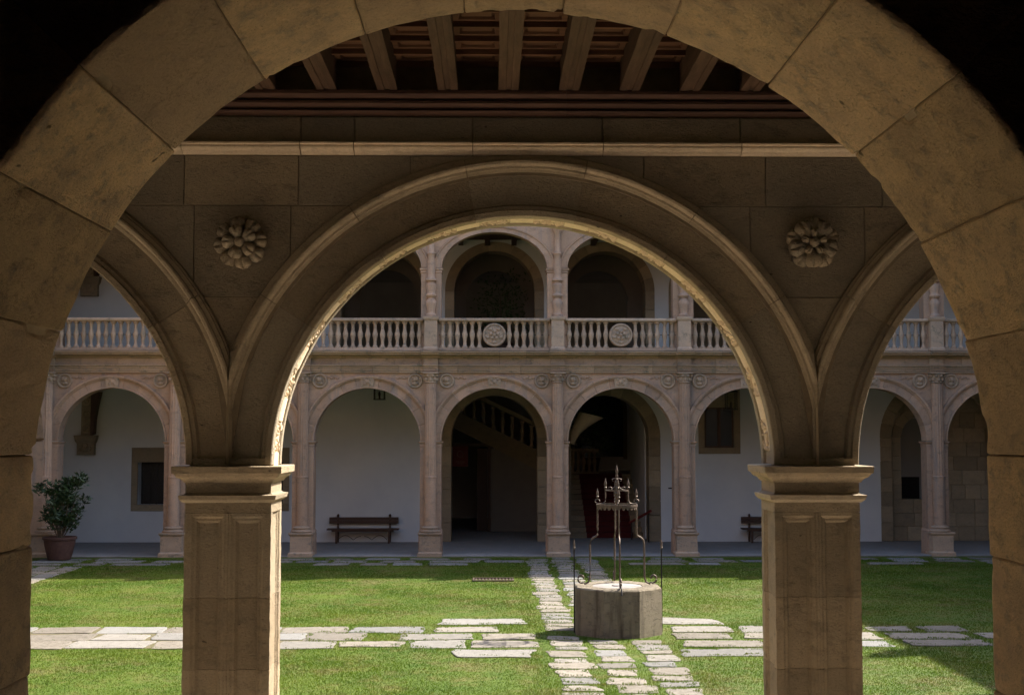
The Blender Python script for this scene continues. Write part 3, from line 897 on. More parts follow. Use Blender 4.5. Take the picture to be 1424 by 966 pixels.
def far_shared():
    S = {}
    # attached column, local origin on the floor at the pier axis and court face
    S['pedestal'] = MB().square([(0.05, 0.0), (0.05, 0.10), (0.03, 0.12), (0.0, 0.14), (0.0, 0.58), (0.025, 0.60), (0.045, 0.63), (0.045, 0.665)], -0.29, 0.29, -0.34, 0.12).mesh('pedestal', 'far_weathered', 30)
    b = MB().lathe([(0.20, 0.665), (0.275, 0.67), (0.29, 0.70), (0.275, 0.73), (0.235, 0.74), (0.225, 0.77), (0.245, 0.78), (0.25, 0.80), (0.235, 0.82), (0.19, 0.83), (0.18, 0.86)], 24, (0, -0.08, 0))
    S['base'] = b.mesh('base', 'far_weathered', 40)
    S['shaft'] = MB().lathe([(0.172, 0.86), (0.172, 2.18), (0.178, 2.19), (0.178, 2.22), (0.170, 2.235), (0.168, 2.24), (0.150, 4.86)], 28, (0, -0.08, 0), (2.238, 4.87, 0.90)).mesh('shaft', 'far_stone', 25)
    c = MB().lathe([(0.165, 4.86), (0.175, 4.875), (0.160, 4.89), (0.150, 4.90), (0.165, 5.00), (0.20, 5.08), (0.215, 5.11)], 16, (0, -0.08, 0))
    c.square([(0.0, 5.111), (0.012, 5.12), (0.012, 5.148)], -0.21, 0.21, -0.29, 0.10)
    for i in range(8):
        a = 2 * pi * i / 8
        lump(c, (0.175 * cos(a), -0.08 + 0.175 * sin(a), 4.965), 0.045, 0.045, 0.055, 6, 4)
        lump(c, (0.20 * cos(a + .39), -0.08 + 0.20 * sin(a + .39), 5.065), 0.045, 0.045, 0.04, 6, 4)
    S['capital'] = c.mesh('capital', 'far_weathered', 50)
    S['jamb'] = MB().box(-0.30, 0.30, 0.0, 0.52, 0.665, ZS - 0.10).mesh('jamb', 'far_stone')
    S['jamb_base'] = MB().square([(0.03, 0.0), (0.03, 0.60), (0.02, 0.64), (0.03, 0.68), (0.0, 0.74)], -0.302, 0.302, 0.005, 0.522).mesh('jamb_base', 'far_stone', 30)
    S['impost'] = MB().square([(0.004, ZS - 0.14), (0.02, ZS - 0.135), (0.02, ZS - 0.12), (0.004, ZS - 0.11), (0.008, ZS - 0.07), (0.035, ZS - 0.05), (0.05, ZS - 0.025), (0.05, ZS - 0.003)], -0.30, 0.30, 0.0, 0.52).mesh('impost', 'far_stone', 30)
    # arch ring, three voussoir meshes per ring reused
    prof = [(1.505, 0.03), (1.505, -0.02), (1.545, -0.02), (1.550, 0.02), (1.745, 0.02), (1.750, -0.02), (1.785, -0.035), (1.795, -0.07), (1.850, -0.08), (1.865, -0.06), (1.865, 0.10), (1.70, 0.46), (1.505, 0.46)]
    S['vous'] = []
    js = [0.3, 17, 33, 49, 64, 79, 101, 116, 131, 147, 163, 179.7]
    for a0, a1 in zip(js[:-1], js[1:]):
        S['vous'].append(MB().arc(prof, 0, ZS, radians(a0 + 0.12), radians(a1 - 0.12), 6, clamp=1.797).mesh('voussoir', 'far_stone', 35))
    k = MB()
    k.add([(-0.17, -0.03, ZS + 1.52), (0.17, -0.03, ZS + 1.52), (0.20, -0.05, ZS + 1.845), (-0.20, -0.05, ZS + 1.845), (-0.17, 0.01, ZS + 1.52), (0.17, 0.01, ZS + 1.52), (0.20, 0.01, ZS + 1.845), (-0.20, 0.01, ZS + 1.845)],
          [(0, 1, 2, 3), (4, 7, 6, 5), (0, 4, 5, 1), (1, 5, 6, 2), (2, 6, 7, 3), (3, 7, 4, 0)])
    for (lx, lz, r) in ((0, 1.70, .09), (-.09, 1.76, .05), (.09, 1.76, .05), (-.07, 1.62, .045), (.07, 1.62, .045), (0, 1.80, .04)):
        lump(k, (lx, -0.045, ZS + lz), r, 0.035, r * .8, 8, 4)
    S['keystone'] = k.mesh('keystone', 'far_weathered', 50)
    # wall over the ring
    S['spandrel'] = MB().spandrel(-1.8, 1.8, 5.15, 0, ZS, 1.83, 0.05, 0.46, n=40).mesh('spandrel', 'far_stone')
    # roundel with a head in relief
    for nm, fl in (('roundel', 1), ('roundel_b', -1)):
        r = MB()
        r.poly([(0.175 * cos(a), 0.175 * sin(a)) for a in [2 * pi * i / 24 for i in range(24)]], 0.045, 0.08)
        ellipse_ring(r, 0, 0, 0.02, 0.185, 0.034)
        lump(r, (0.01 * fl, 0.02, 0.03), 0.06, 0.07, 0.075)
        lump(r, (0.0, 0.03, -0.075), 0.10, 0.05, 0.055)
        lump(r, (-0.045 * fl, -0.005, 0.045), 0.045, 0.035, 0.06)
        lump(r, (0.065 * fl, -0.01, 0.02), 0.018, 0.03, 0.02)
        S[nm] = r.mesh('roundel', 'far_weathered', 50)
    lf = MB()
    for i in range(4):
        lump(lf, (0.24 + 0.085 * i, 0.045, 0.10 - 0.03 * (i % 2)), 0.05, 0.04, 0.034, 7, 4)
    S['leaf_scroll'] = lf.mesh('leaf_scroll', 'far_stone', 50)
    lf = MB()
    for i in range(4):
        lump(lf, (-0.24 - 0.085 * i, 0.045, 0.10 - 0.03 * (i % 2)), 0.05, 0.04, 0.034, 7, 4)
    S['leaf_scroll_b'] = lf.mesh('leaf_scroll', 'far_stone', 50)
    # entablature block pieces, one bay wide pieces of 0.9 m
    ar = [(0.30, 5.15), (-0.03, 5.15), (-0.03, 5.205), (-0.065, 5.21), (-0.065, 5.27), (-0.10, 5.275), (-0.10, 5.315), (-0.15, 5.335), (-0.16, 5.37), (0.30, 5.37)]
    fz = [(0.30, 5.372), (0.0, 5.372), (0.0, 5.56), (0.30, 5.56)]
    co = [(0.30, 5.562), (-0.03, 5.562), (-0.07, 5.59), (-0.08, 5.61), (-0.24, 5.63), (-0.30, 5.65), (-0.315, 5.69), (-0.37, 5.705), (-0.38, 5.745), (0.30, 5.775)]
    for nm, p in (('architrave', ar), ('frieze', fz), ('cornice', co)):
        S[nm] = [MB().loops([[(-w / 2 + 0.004 + (w - 0.008) * i / 3, y, z) for y, z in p] for i in range(4)]).mesh(nm, 'far_weathered', 30) for w in (0.9, 0.75, 1.05)]
        dy = -0.09
        S[nm + '_res'] = MB().loops([[(x, y + (dy if y < 0.1 else 0), z + (0.0008 if nm != 'frieze' else 0)) for y, z in p] for x in (-0.20 - (0.05 if nm == 'cornice' else 0), 0.20 + (0.05 if nm == 'cornice' else 0))]).mesh(nm, 'far_weathered', 30)
    # balustrade
    S['baluster'] = MB().lathe([(0.085, 0.0), (0.085, 0.04), (0.060, 0.055), (0.048, 0.09), (0.044, 0.17), (0.052, 0.24), (0.076, 0.33), (0.080, 0.36), (0.080, 0.385), (0.074, 0.41), (0.050, 0.50), (0.044, 0.57), (0.050, 0.66), (0.062, 0.69), (0.085, 0.70), (0.085, 0.74)], 12).mesh('baluster', 'far_weathered', 50)
    S['plinth_rail'] = MB().box(-1.575, 1.575, -0.10, 0.12, 5.776, 5.86).mesh('plinth_rail', 'far_weathered')
    S['hand_rail'] = MB().sweep_x([(-0.10, 6.602), (-0.13, 6.63), (-0.13, 6.67), (-0.11, 6.70), (0.13, 6.70), (0.15, 6.67), (0.15, 6.63), (0.12, 6.602)], -1.575, 1.575).mesh('hand_rail', 'far_weathered', 30)
    S['mid_rail'] = MB().box(-1.57, 1.57, -0.006, 0.014, 6.222, 6.240).mesh('mid_rail', 'iron_black')
    S['post'] = MB().square([(0.035, 5.777), (0.035, 5.84), (0.0, 5.88), (0.0, 6.62), (0.025, 6.65), (0.04, 6.68), (0.04, 6.735), (0.0, 6.745)], -0.18, 0.18, -0.21, 0.16).mesh('post', 'far_weathered', 30)
    md = MB()
    md.poly([(0.335 * cos(a), 0.335 * sin(a)) for a in [2 * pi * i / 36 for i in range(36)]], -0.10, 0.06, 0.02)
    ellipse_ring(md, 0, 0, -0.10, 0.30, 0.030)
    ellipse_ring(md, 0, 0, -0.10, 0.12, 0.020)
    for i in range(5):
        a = pi / 2 + 2 * pi * i / 5
        lump(md, (0.10 * cos(a), -0.105, 0.10 * sin(a)), 0.055, 0.045, 0.055)
        lump(md, (0.205 * cos(a + .63), -0.10, 0.205 * sin(a + .63)), 0.07, 0.035, 0.05)
    lump(md, (0, -0.12, 0), 0.05, 0.04, 0.05)
    S['medallion'] = md.mesh('medallion', 'far_weathered', 50)
    # upper order
    S['upper_jamb'] = MB().box(-0.29, 0.29, 0.03, 0.45, 5.78, 8.06).mesh('upper_jamb', 'far_stone')
    S['upper_impost'] = MB().square([(0.003, 8.0), (0.025, 8.02), (0.008, 8.04), (0.012, 8.075), (0.04, 8.09), (0.045, 8.135), (0.02, 8.14)], -0.29, 0.29, 0.03, 0.45).mesh('upper_impost', 'far_stone', 30)
    cd = MB()
    cd.lathe([(0.155, 6.745), (0.16, 6.80), (0.12, 6.83), (0.105, 6.86), (0.125, 7.0), (0.15, 7.10), (0.155, 7.17), (0.10, 7.24), (0.09, 7.28), (0.155, 7.33), (0.16, 7.36), (0.12, 7.40), (0.115, 7.46), (0.15, 7.60), (0.155, 7.66), (0.10, 7.70), (0.10, 7.74), (0.165, 7.77), (0.165, 7.81), (0.11, 7.85), (0.10, 7.95), (0.115, 8.10), (0.10, 8.30), (0.09, 8.5), (0.13, 8.55), (0.09, 8.60), (0.085, 9.15), (0.15, 9.22), (0.17, 9.38)], 16, (0, -0.04, 0))
    S['candelabrum'] = cd.mesh('colonnette', 'far_stone', 50)
    upr = [(1.51, 0.05), (1.51, 0.0), (1.54, 0.0), (1.55, 0.012), (1.68, 0.012), (1.70, -0.02), (1.74, -0.025), (1.76, 0.02), (1.76, 0.10), (1.60, 0.40), (1.51, 0.40)]
    S['uvous'] = []
    for a0, a1 in zip([0.3, 22, 50, 76, 104, 130, 158], [22, 50, 76, 104, 130, 158, 179.7]):
        S['uvous'].append(MB().arc(upr, 0, 8.14, radians(a0 + 0.12), radians(a1 - 0.12), 8, sz=0.69, clamp=1.797).mesh('voussoir', 'far_stone', 35))
    S['uspandrel'] = MB().spandrel(-1.8, 1.8, 9.62, 0, 8.14, 1.70, 0.025, 0.40, sz=0.69, n=40).mesh('spandrel', 'far_stone')
    S['top_cornice'] = MB().sweep_x([(0.40, 9.621), (-0.05, 9.621), (-0.07, 9.80), (-0.10, 9.82), (-0.06, 9.84), (-0.06, 10.05), (-0.2, 10.10), (-0.3, 10.2), (-0.34, 10.3), (0.40, 10.34)], -1.8, 1.8).mesh('top_cornice', 'far_weathered', 30)
    S['pinnacle'] = MB().lathe([(0.30, 0.0), (0.30, 0.20), (0.18, 0.26), (0.15, 0.34), (0.30, 0.50), (0.34, 0.62), (0.22, 0.78), (0.14, 0.84), (0.24, 0.92), (0.26, 1.0), (0.16, 1.15), (0.07, 1.35), (0.02, 1.5)], 14).mesh('pinnacle', 'far_weathered', 50)
    return S
S = far_shared()

def far_wing():
    t = thing('arcaded_wing', 'two-storey pinkish stone wing with round arches below and balustraded gallery above, beyond the lawn', 'building', ((XL + XR) / 2, YF, 0))
    def P(name, me, parent, x, z=0, y=YF):
        return put(name, me, parent, (x, y, z))
    pa = [FP0 + BAY * k for k in range(-3, 6)]
    for x in pa:
        cl = P('column', S['shaft'], t, x)
        P('pedestal', S['pedestal'], cl, x)
        P('base', S['base'], cl, x)
        P('capital', S['capital'], cl, x)
        j = P('jamb', S['jamb'], t, x)
        P('jamb_base', S['jamb_base'], j, x)
        P('impost', S['impost'], j, x)
        for nm in ('architrave', 'frieze', 'cornice'):
            P(nm, S[nm + '_res'], t, x)
        P('balustrade_post', S['post'], t, x)
        uj = P('upper_jamb', S['upper_jamb'], t, x)
        P('upper_impost', S['upper_impost'], uj, x)
        P('colonnette', S['candelabrum'], t, x)
        P('pinnacle', S['pinnacle'], t, x, 10.32, YF - 0.02)
    for k, x in enumerate(pa[:-1]):
        cx = x + BAY / 2
        a = P('arch', S['spandrel'], t, cx)
        for m in S['vous']:
            P('voussoir', m, a, cx)
        P('keystone', S['keystone'], a, cx)
        for sg in (-1, 1):
            P('roundel', S['roundel' if sg < 0 else 'roundel_b'], a, cx + sg * 1.35, 4.925)
            P('leaf_scroll', S['leaf_scroll' if sg < 0 else 'leaf_scroll_b'], a, cx + sg * 1.35, 4.925)
        # entablature pieces
        for nm in ('architrave', 'frieze', 'cornice'):
            ws = [0, 1, 2, 0]
            random.shuffle(ws)
            xx = x
            for w in ws:
                wid = (0.9, 0.75, 1.05)[w]
                put(nm, S[nm][w], t, (xx + wid / 2, YF + random.uniform(-.006, .006), 0))
                xx += wid
        b = P('balustrade', S['hand_rail'], t, cx)
        P('plinth_rail', S['plinth_rail'], b, cx)
        P('mid_rail', S['mid_rail'], b, cx)
        med = k in (3, 4)
        nb = 15
        for i in range(nb):
            bx = cx - 1.47 + 2.94 * i / (nb - 1)
            if med and abs(bx - cx) < 0.30:
                continue
            P('baluster', S['baluster'], b, bx, 5.861, YF + 0.01)
        if med:
            P('medallion', S['medallion'], b, cx, 6.225, YF)
        ua = P('upper_arch', S['uspandrel'], t, cx)
        for m in S['uvous']:
            P('voussoir', m, ua, cx)
        P('top_cornice', S['top_cornice'], t, cx)
    # upper floor, ceilings, roof
    part('gallery_ceiling', MB().box(XL - 5, XR + 5, YF + 0.46, YW, 5.30, 5.76), 'wood_dark', t)
    part('upper_ceiling', MB().box(XL - 5, XR + 5, YF + 0.42, YW, 9.65, 9.85), 'wood_dark', t)
    for i in range(34):
        xb = XL + 0.4 + i * 0.85
        part('ceiling_beam', MB().box(xb, xb + 0.16, YF + 0.42, YW - 0.02, 9.46, 9.648), 'wood_dark', t)
    part('roof', MB().add([(XL - 6, YF - 0.35, 10.345), (XR + 6, YF - 0.35, 10.345), (XR + 6, 56, 10.345), (XL - 6, 56, 10.345), (XL - 6, 47, 12.6), (XR + 6, 47, 12.6)],
                          [(0, 3, 2, 1), (0, 1, 5, 4), (2, 3, 4, 5), (1, 2, 5), (0, 4, 3)]), 'roof_tile', t)
    for xe in (XL - 5, XR + 4.7):
        part('end_wall', MB().box(xe, xe + 0.3, YF + 0.5, YW, 0, 9.6), 'plaster', t)
    # ---------------- lower gallery wall with its openings
    w = MB()
    T0, T1 = YW, YW + 0.80
    ops = [(-11.24, -10.14, 1.19, 2.53, 'w'), (-7.75, -6.65, 1.19, 2.53, 'w'), (0.06, 1.37, 0, 0, 'a'), (3.62, 1.37, 0, 0, 'a'), (6.78, 7.72, 2.99, 4.27, 'w'), (14.4, 1.62, 0, 0, 'n')]
    x = XL - 5
    ztop = 5.76
    for o in ops:
        if o[4] == 'w':
            a, b = o[0], o[1]
            w.box(x, a, T0, T1, 0, ztop)
            w.box(a, b, T0, T1, 0, o[2])
            w.box(a, b, T0, T1, o[3], ztop)
        else:
            r = o[1] + 0.36
            a, b = o[0] - r, o[0] + r
            w.box(x, a, T0, T1, 0, ztop)
            w.spandrel(a, b, ztop, o[0], 3.29, r, T0, T1, n=40)
        x = b
    w.box(x, XR + 5, T0, T1, 0, ztop)
    part('gallery_wall', w, 'plaster', t)
    # skirting step along the wall
    def window(x0, x1, z0, z1, lintel, casement):
        wi = part('window', MB().box(x0 + 0.002, x1 - 0.002, T0 + 0.42, T0 + 0.46, z0 + 0.002, z1 - 0.002), 'glass' if casement else 'iron_black', t)
        s = 0.20
        part('lintel', MB().cbox(x0 - s, x1 + s, T0 - 0.03, T0 + 0.02, z1, z1 + lintel, 0.01), 'door_stone', wi)
        part('sill', MB().cbox(x0 - s, x1 + s, T0 - 0.03, T0 + 0.02, z0 - 0.2, z0, 0.01), 'door_stone', wi)
        part('jamb_stone', MB().cbox(x0 - s, x0, T0 - 0.03, T0 + 0.02, z0 + 0.001, z1 - 0.001, 0.01), 'door_stone', wi)
        part('jamb_stone', MB().cbox(x1, x1 + s, T0 - 0.03, T0 + 0.02, z0 + 0.001, z1 - 0.001, 0.01), 'door_stone', wi)
        if casement:
            f = 0.055
            yy0, yy1 = T0 + 0.05, T0 + 0.12
            xm = (x0 + x1) / 2
            part('frame', MB().box(x0, x1, yy0, yy1, z1 - f, z1).box(x0, x1, yy0, yy1, z0, z0 + f).box(x0, x0 + f, yy0, yy1, z0 + f, z1 - f).box(x1 - f, x1, yy0, yy1, z0 + f, z1 - f), 'wood_dark', wi)
            part('mullion', MB().box(xm - 0.05, xm + 0.05, yy0 - 0.004, yy1 + 0.004, z0 + f, z1 - f), 'wood_dark', wi)
            for a, b in ((x0 + f, xm - 0.05), (xm + 0.05, x1 - f)):
                part('pane', MB().box(a, b, yy0 + 0.03, yy0 + 0.036, z0 + f, z1 - f), 'glass', wi)
        else:
            # bars; the black panel behind them is the room's darkness as colour
            for q in range(5):
                xb = x0 + (x1 - x0) * (q + 0.5) / 5
                part('bar', MB().tube([(xb, T0 + 0.25, z0), (xb, T0 + 0.25, z1)], 0.012, 6), 'iron_black', wi)
    window(-11.24, -10.14, 1.19, 2.53, 0.46, False)
    window(-7.75, -6.65, 1.19, 2.53, 0.46, False)
    window(6.78, 7.72, 2.99, 4.27, 0.60, True)

    # stone doorways: ring of voussoirs and jamb stones
    def doorway(cx, R, zs, depth, ring=0.375, zb=0.013):
        d = part('doorway', MB().arc([(R + 0.02, T0 + 0.03), (R + ring, T0 + 0.03), (R + ring, T1 - 0.03), (R + 0.02, T1 - 0.03)], cx, zs, 0, pi, 30), 'mortar', t)
        for sg in (-1, 1):
            a, b = sorted((cx + sg * (R + 0.02), cx + sg * (R + ring)))
            part('jamb_core', MB().box(a, b, T0 + 0.03, T1 - 0.03, 0, zs), 'mortar', d)
        n = 13
        pr = [(R, T0 + 0.012), (R + 0.012, T0), (R + ring, T0), (R + ring, T0 + depth), (R, T0 + depth)]
        for i in range(n):
            dy = random.uniform(-0.012, 0.004) - 0.008
            a0, a1 = pi * i / n + 0.003, pi * (i + 1) / n - 0.003
            part('voussoir', MB().arc([(r, y + (dy if y < T0 + 0.1 else 0)) for r, y in pr], cx, zs, a0, a1, 4), 'door_stone', d, 30)
        for sg in (-1, 1):
            z = zb
            while z < zs - 0.05:
                h = min(random.choice((0.38, 0.45, 0.52, 0.6)), zs - z)
                if zs - z - h < 0.2:
                    h = zs - z
                a, b = sorted((cx + sg * R, cx + sg * (R + ring)))
                part('jamb_stone', MB().cbox(a, b, T0 - random.uniform(0.004, 0.016), T0 + depth, z + 0.004, z + h - 0.004, 0.01), 'door_stone', d)
                z += h
        return d
    doorway(0.06, 1.37, 3.29, 0.83)
    doorway(3.62, 1.37, 3.29, 0.83)
    doorway(14.4, 1.62, 3.29, 0.22, 0.38)
    # ashlar niche with a small arched opening inside the last doorway
    ny = T0 + 0.20
    nic = part('niche', MB().box(12.75, 13.14, ny + 0.03, T1, 0, 4.95).box(14.56, 16.05, ny + 0.03, T1, 0, 4.95).box(13.14, 14.56, ny + 0.03, T1, 0, 1.33)
               .spandrel(13.14, 14.56, 4.95, 13.85, 3.30, 0.705, ny + 0.03, T1, n=24), 'mortar', t)
    zc = [0.013, 0.47, 0.90, 1.34, 1.80, 2.26, 2.70, 3.15, 3.62, 4.12, 4.95]
    rn = random.Random(3)
    for a, b in zip(zc[:-1], zc[1:]):
        xx = 12.80
        while xx < 15.98:
            wd = rn.uniform(0.42, 0.8)
            x2 = min(xx + wd, 16.0)
            segs = [(xx, x2)]
            if b > 1.35 and a < 4.0:
                segs = []
                if xx < 13.14:
                    segs.append((xx, min(x2, 13.14)))
                if x2 > 14.56:
                    segs.append((max(xx, 14.56), x2))
            for s0, s1 in segs:
                if s1 - s0 > 0.05:
                    zt = b - 0.005
                    part('ashlar', MB().cbox(s0 + 0.004, s1 - 0.004, ny + rn.uniform(-.006, .006), ny + 0.06, a + 0.004, zt, 0.008), 'door_stone', nic)
            xx = x2
    for i in range(7):
        part('voussoir', MB().arc([(0.705, ny - 0.012), (1.0, ny - 0.012), (1.0, ny + 0.09), (0.705, ny + 0.09)], 13.85, 3.30, pi * i / 7 + .005, pi * (i + 1) / 7 - .005, 4), 'door_stone', nic, 30)
    part('room_wall', MB().box(12.7, 16.3, T1 + 2.5, T1 + 2.6, 0, 5), 'plaster', nic)
    part('room_window', MB().box(13.7, 14.7, T1 + 2.45, T1 + 2.498, 1.2, 1.95), 'iron_black', nic)

    # ---------------- upper gallery wall
    u = MB()
    x = XL - 5
    ups = [-3.55, 0.06, 3.62, 7.25]
    for c in ups:
        r = 1.29 + 0.30
        u.box(x, c - r, T0, T1, 5.76, 9.65)
        u.spandrel(c - r, c + r, 9.65, c, 8.0, r, T0, T1, n=32)
        x = c + r
    u.box(x, XR + 5, T0, T1, 5.76, 9.65)
    part('upper_wall', u, 'plaster', t)
    for c in ups:
        d = part('upper_doorway', MB().arc([(1.31, T0 + 0.03), (1.588, T0 + 0.03), (1.588, T1 - 0.03), (1.31, T1 - 0.03)], c, 8.0, 0, pi, 30), 'mortar', t)
        for i in range(11):
            part('voussoir', MB().arc([(1.29, T0 - 0.01), (1.589, T0 - 0.01), (1.589, T1), (1.29, T1)], c, 8.0, pi * i / 11 + .004, pi * (i + 1) / 11 - .004, 4), 'door_stone', d, 30)
        for sg in (-1, 1):
            a, b = sorted((c + sg * 1.29, c + sg * 1.589))
            for z0, z1 in ((5.77, 6.3), (6.3, 6.9), (6.9, 7.4), (7.4, 8.0)):
                part('jamb_stone', MB().cbox(a, b, T0 - 0.012, T1, z0 + .004, z1 - .004, 0.01), 'door_stone', d)
        # a second arch deeper in the room
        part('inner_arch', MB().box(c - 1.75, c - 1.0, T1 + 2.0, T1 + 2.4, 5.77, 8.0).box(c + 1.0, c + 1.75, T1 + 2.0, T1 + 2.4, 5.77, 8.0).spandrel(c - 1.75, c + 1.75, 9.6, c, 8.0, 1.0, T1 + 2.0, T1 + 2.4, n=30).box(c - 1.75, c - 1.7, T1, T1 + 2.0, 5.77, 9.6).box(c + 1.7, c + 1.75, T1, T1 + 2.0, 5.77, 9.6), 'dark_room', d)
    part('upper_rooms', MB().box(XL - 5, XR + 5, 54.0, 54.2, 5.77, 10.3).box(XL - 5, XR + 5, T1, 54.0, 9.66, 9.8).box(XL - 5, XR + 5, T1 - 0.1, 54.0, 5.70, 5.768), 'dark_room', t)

    # ---------------- consoles on the wall
    for z0, z1 in ((2.76, 4.75), (7.8, 9.4)):
        c = part('console', MB().box(-13.02, -12.68, T0 - 0.14, T0, z0 + 0.62, z1), 'door_stone', t)
        b = MB().square([(0.0, z0), (0.0, z0 + 0.36), (0.04, z0 + 0.42), (0.06, z0 + 0.50), (0.08, z0 + 0.60), (0.08, z0 + 0.618)], -13.12, -12.58, T0 - 0.22, T0 - 0.005)
        for lx, lz in ((-12.97, .2), (-12.73, .2), (-12.85, .16), (-12.85, .3)):
            lump(b, (lx, T0 - 0.23, z0 + lz), 0.09, 0.05, 0.08, 8, 5)
        part('bracket', b, 'door_stone', c, 30)
        for q in range(3):
            zc = z0 + 0.85 + q * 0.42
            if zc < z1 - .2:
                rr = MB()
                ellipse_ring(rr, -12.85, zc, T0 - 0.145, 0.11, 0.03)
                lump(rr, (-12.85, T0 - 0.145, zc), 0.06, 0.04, 0.06)
                part('roundel', rr, 'door_stone', c, 50)
        # haunch that curves out to the beam
        hp = [(-12.68, z0 + 0.62), (-12.58, z0 + 0.66), (-12.56, z0 + 1.1), (-12.50, z0 + 1.5), (-12.40, z1), (-12.68, z1)]
        part('haunch', MB().poly(hp, T0 - 0.30, T0 - 0.005), 'wood_dark', c)

    # ---------------- rooms behind the doorways
    for bb in ((-3.4, -3.2, T1, 53.8), (1.62, 1.78, T1, 53.8), (6.0, 6.2, T1, 53.8), (-3.2, 6.0, 53.81, 53.95), (12.4, 12.6, T1, 46), (16.4, 16.6, T1, 46)):
        part('room_wall', MB().box(*bb, 0.02, 5.69), 'plaster', t)
    part('room_wall', MB().box(-12, -6, T1 + 1.6, T1 + 1.7, 0.02, 3.5), 'iron_black', t)

    # side stair seen through the plain doorway: rising to the left, door below it
    sy = 46.2
    st = part('side_stair', MB().poly([(-3.2, 4.05), (-1.6, 3.75), (1.6, 2.15), (1.6, 2.85), (-3.2, 5.15)], sy, sy + 1.3), 'door_stone', t)
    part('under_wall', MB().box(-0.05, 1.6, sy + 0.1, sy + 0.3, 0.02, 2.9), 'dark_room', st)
    part('under_wall', MB().box(-3.2, -1.55, sy + 0.1, sy + 0.3, 0.02, 4.0), 'plaster', st)
    part('door_frame', MB().box(-0.17, -0.06, sy + 0.04, sy + 0.3, 0.02, 2.98).box(-1.55, -1.44, sy + 0.04, sy + 0.3, 0.02, 2.98).box(-1.55, -0.06, sy + 0.04, sy + 0.3, 2.982, 3.1), 'wood_dark', st)
    for i in range(13):
        bx = -2.7 + i * 0.34
        bz = 2.85 + (1.6 - bx) * 0.479 + 0.02
        put('baluster', S['baluster'], st, (bx, sy + 0.12, bz))
    part('stair_rail', MB().poly([(-3.2, 5.95), (1.6, 3.65), (1.6, 3.80), (-3.2, 6.10)], sy, sy + 0.24), 'door_stone', st)
    pn = part('red_board', MB().box(-1.40, -0.86, sy - 0.02, sy + 0.03, 2.28, 3.0), 'red_panel', st)
    ph = MB()
    ellipse_ring(ph, -1.13, 2.72, sy - 0.024, 0.11, 0.016, 18)
    ph.box(-1.28, -0.98, sy - 0.026, sy - 0.021, 2.44, 2.47).box(-1.24, -1.02, sy - 0.026, sy - 0.021, 2.38, 2.405)
    part('board_print', ph, 'white_print', pn)
    part('dark_leaf', MB().box(-0.55, -0.18, sy + 0.32, sy + 0.40, 0.03, 2.9), 'wood_dark', st)

    # main stair behind the other doorway: stone steps with a red runner
    ms = part('main_stair', MB().box(1.79, 5.99, 47.35, 53.7, 0.013, 1.98), 'door_stone', t)
    for k in range(12):
        y0 = 43.35 + k * 0.333
        z = 0.165 * (k + 1)
        part('step', MB().box(1.79, 5.6, y0, 47.348, z - 0.165 + 0.014, z + 0.012).box(1.79, 5.6, y0 - 0.025, y0 - 0.001, z - 0.03, z + 0.011), 'door_stone', ms)
        part('runner', MB().box(3.1, 4.62, y0 - 0.045, y0 - 0.028, z - 0.165 + 0.02, z + 0.026).box(3.1, 4.62, y0 - 0.028, y0 + 0.31, z + 0.0135, z + 0.025), 'carpet', ms)
    part('side_wall', MB().box(4.95, 5.99, T1 + 0.02, 47.3, 0.02, 4.6), 'plaster', ms)
    for i in range(6):
        put('baluster', S['baluster'], ms, (2.75 + i * 0.2, 48.3, 2.03))
    part('stair_rail', MB().box(2.6, 3.9, 48.2, 48.42, 2.772, 2.88).box(2.6, 3.9, 48.2, 48.42, 1.981, 2.028), 'door_stone', ms)
    # arched window recess on the back wall
    aw = part('arched_recess', MB().box(3.65, 5.35, 53.70, 53.76, 2.5, 4.4).arc([(0.02, 53.70), (0.85, 53.70), (0.85, 53.76), (0.02, 53.76)], 4.5, 4.4, 0, pi, 24), 'glass', ms)
    part('surround', MB().arc([(0.85, 53.62), (1.0, 53.62), (1.0, 53.78), (0.85, 53.78)], 4.5, 4.4, 0, pi, 24).box(3.5, 3.65, 53.62, 53.78, 2.4, 4.4).box(5.35, 5.5, 53.62, 53.78, 2.4, 4.4), 'door_stone', ms)
    # vault springer: a stone fan flaring from the side wall
    vf = MB()
    rings = []
    for i in range(9):
        f = i / 8
        c = Vector((2.60 + 0.66 * f ** 1.6, 43.35, 3.1 + 0.95 * f))
        rr = 0.10 + 0.26 * f ** 2
        rings.append([(c.x + rr * 1.15 * cos(2 * pi * q / 14), c.y + rr * sin(2 * pi * q / 14), c.z - 0.28 * rr * cos(2 * pi * q / 14)) for q in range(14)])
    vf.loops(rings)
    part('springer_pier', MB().box(2.27, 2.58, 43.1, 43.6, 0.2, 5.68), 'door_stone', ms)
    part('vault_springer', vf, 'jamb_stone', ms, 50)
    return t
far = far_wing()

